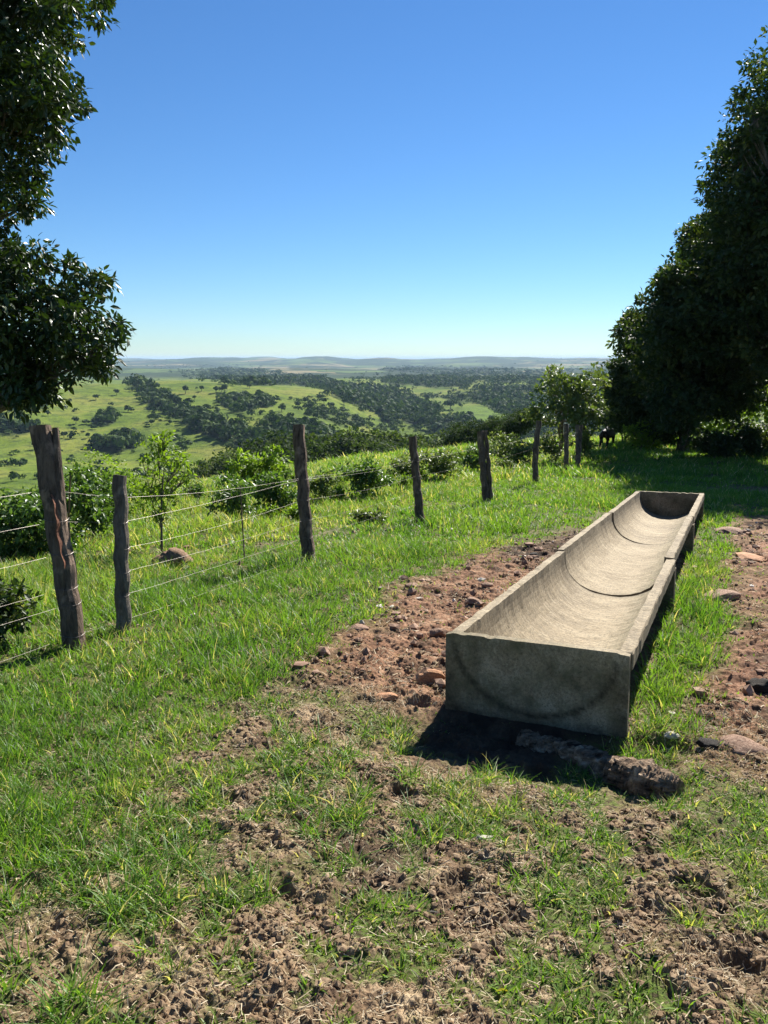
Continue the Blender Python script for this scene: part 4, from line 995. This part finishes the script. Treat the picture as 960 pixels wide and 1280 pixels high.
# taller weedy stems in the field beyond the fence
def litter(rmin, rmax, n, seed, L0, W0):
    rng = np.random.default_rng(seed); r = np.sqrt(rng.random(n)*(rmax**2-rmin**2)+rmin**2); a = R(-36)+R(72)*rng.random(n); x = r*np.sin(a); y = r*np.cos(a)
    s = soil_mask(x, y); t, q = trough_tq(x, y); s = np.where((t > -.6) & (t < 0) & (q > -.2) & (q < 1), -1, s); k = (rng.random(n) < .30*(s >= 0)+.6*np.clip(s*1.3, 0, 1)*sstep(-.35, .25, fbm(x*3, y*3, 88, 3))) & keep_out(x, y); x, y = x[k], y[k]; n = len(x)
    az = rng.random(n)*6.283; L = L0*(.3+rng.random(n)**2*1.2); segs = 2; t = np.linspace(-.5, .5, 3)[None]
    cx = x[:, None]+np.cos(az)[:, None]*L[:, None]*t+rng.normal(size=(n, 3))*.004; cy = y[:, None]+np.sin(az)[:, None]*L[:, None]*t; cz = ZG(cx, cy)+.004+.010*rng.random((n, 1))+rng.normal(size=(n, 3))*.004
    wx = -np.sin(az)[:, None]*W0*.5; wy = np.cos(az)[:, None]*W0*.5; wz = rng.normal(size=(n, 1))*W0*.3
    A = np.stack([cx-wx, cy-wy, cz-wz], -1); B = np.stack([cx+wx, cy+wy, cz+wz], -1); v = np.stack([A, B], 2).reshape(n, -1, 3)
    i = np.arange(2)*2; f = np.stack([i, i+1, i+3, i+2], -1); f = (f[None]+(np.arange(n)*6)[:, None, None]).reshape(-1, 4)
    return v.reshape(-1, 3), f, {'rnd': np.repeat(rng.random(n), 6)}
add_grass([litter(1.0, 4.0, 60000, 411, .030, .0024), litter(4, 11, 30000, 412, .05, .005)], 'dry_litter', 'straw')
# crumbs of earth and small stones
def crumbs(name, rmin, rmax, n, seed, r0, mat, stony):
    rng = np.random.default_rng(seed); r = np.sqrt(rng.random(n)*(rmax**2-rmin**2)+rmin**2); a = R(-36)+R(72)*rng.random(n); x = r*np.sin(a); y = r*np.cos(a)
    s = soil_mask(x, y); t, tq = trough_tq(x, y); redm = sstep(-.5, .2, t); wgt = np.clip(s*1.4-.2, 0, 1)*(redm if stony else 1)
    wgt = np.where((t > -.65) & (t < 0) & (tq > -.3) & (tq < 1.1), 0, wgt)
    k = (rng.random(n) < wgt*sstep(-.5, .3, fbm(x*2.5, y*2.5, 89, 3))) & keep_out(x, y); x, y = x[k], y[k]; n = len(x)
    bm = bmesh.new(); bmesh.ops.create_icosphere(bm, subdivisions=1, radius=1); bv = np.array([v.co[:] for v in bm.verts]); bf = np.array([[v.index for v in f_.verts] for f_ in bm.faces]); bm.free()
    S = r0*(.3+1.5*rng.random(n)**3.2); v = bv[None]*(1+.30*np.clip(rng.normal(size=(n, len(bv), 1)), -1.1, 1.1))*S[:, None, None]*np.stack([.8+.5*rng.random(n), .8+.5*rng.random(n), .5+.4*rng.random(n)], -1)[:, None, :]
    z = ZG(x, y)+S*.22; v = v+np.stack([x, y, z], -1)[:, None, :]
    f = (bf[None]+(np.arange(n)*len(bv))[:, None, None]).reshape(-1, 3); me = mesh_np(name, v.reshape(-1, 3), f, M[mat]); print(name, n)
    return tag(link(name, me), kind='stuff')
crumbs('dirt_crumbs', 1.0, 4.2, 50000, 421, .008, 'clod', False)
crumbs('dirt_crumbs', 4.2, 12, 30000, 422, .011, 'clod', False)
crumbs('gravel', 2.5, 13, 8000, 423, .026, 'stone', True)
crumbs('gravel', 2.5, 13, 1000, 424, .018, 'pale', True)
# fallen yellow leaf
x, y = at(618, 1256); v, f, a = leaves(np.array([[x, y, zg(x, y)+.02]]), np.array([[.3, .9, .1]]), .075, .4, 'full', np.random.default_rng(2))
tag(link('fallen_leaf', mesh_np('fallen_leaf', v, f, M['yellow'], a)), 'single fallen yellow leaf in the thin grass at the bottom', 'leaf')
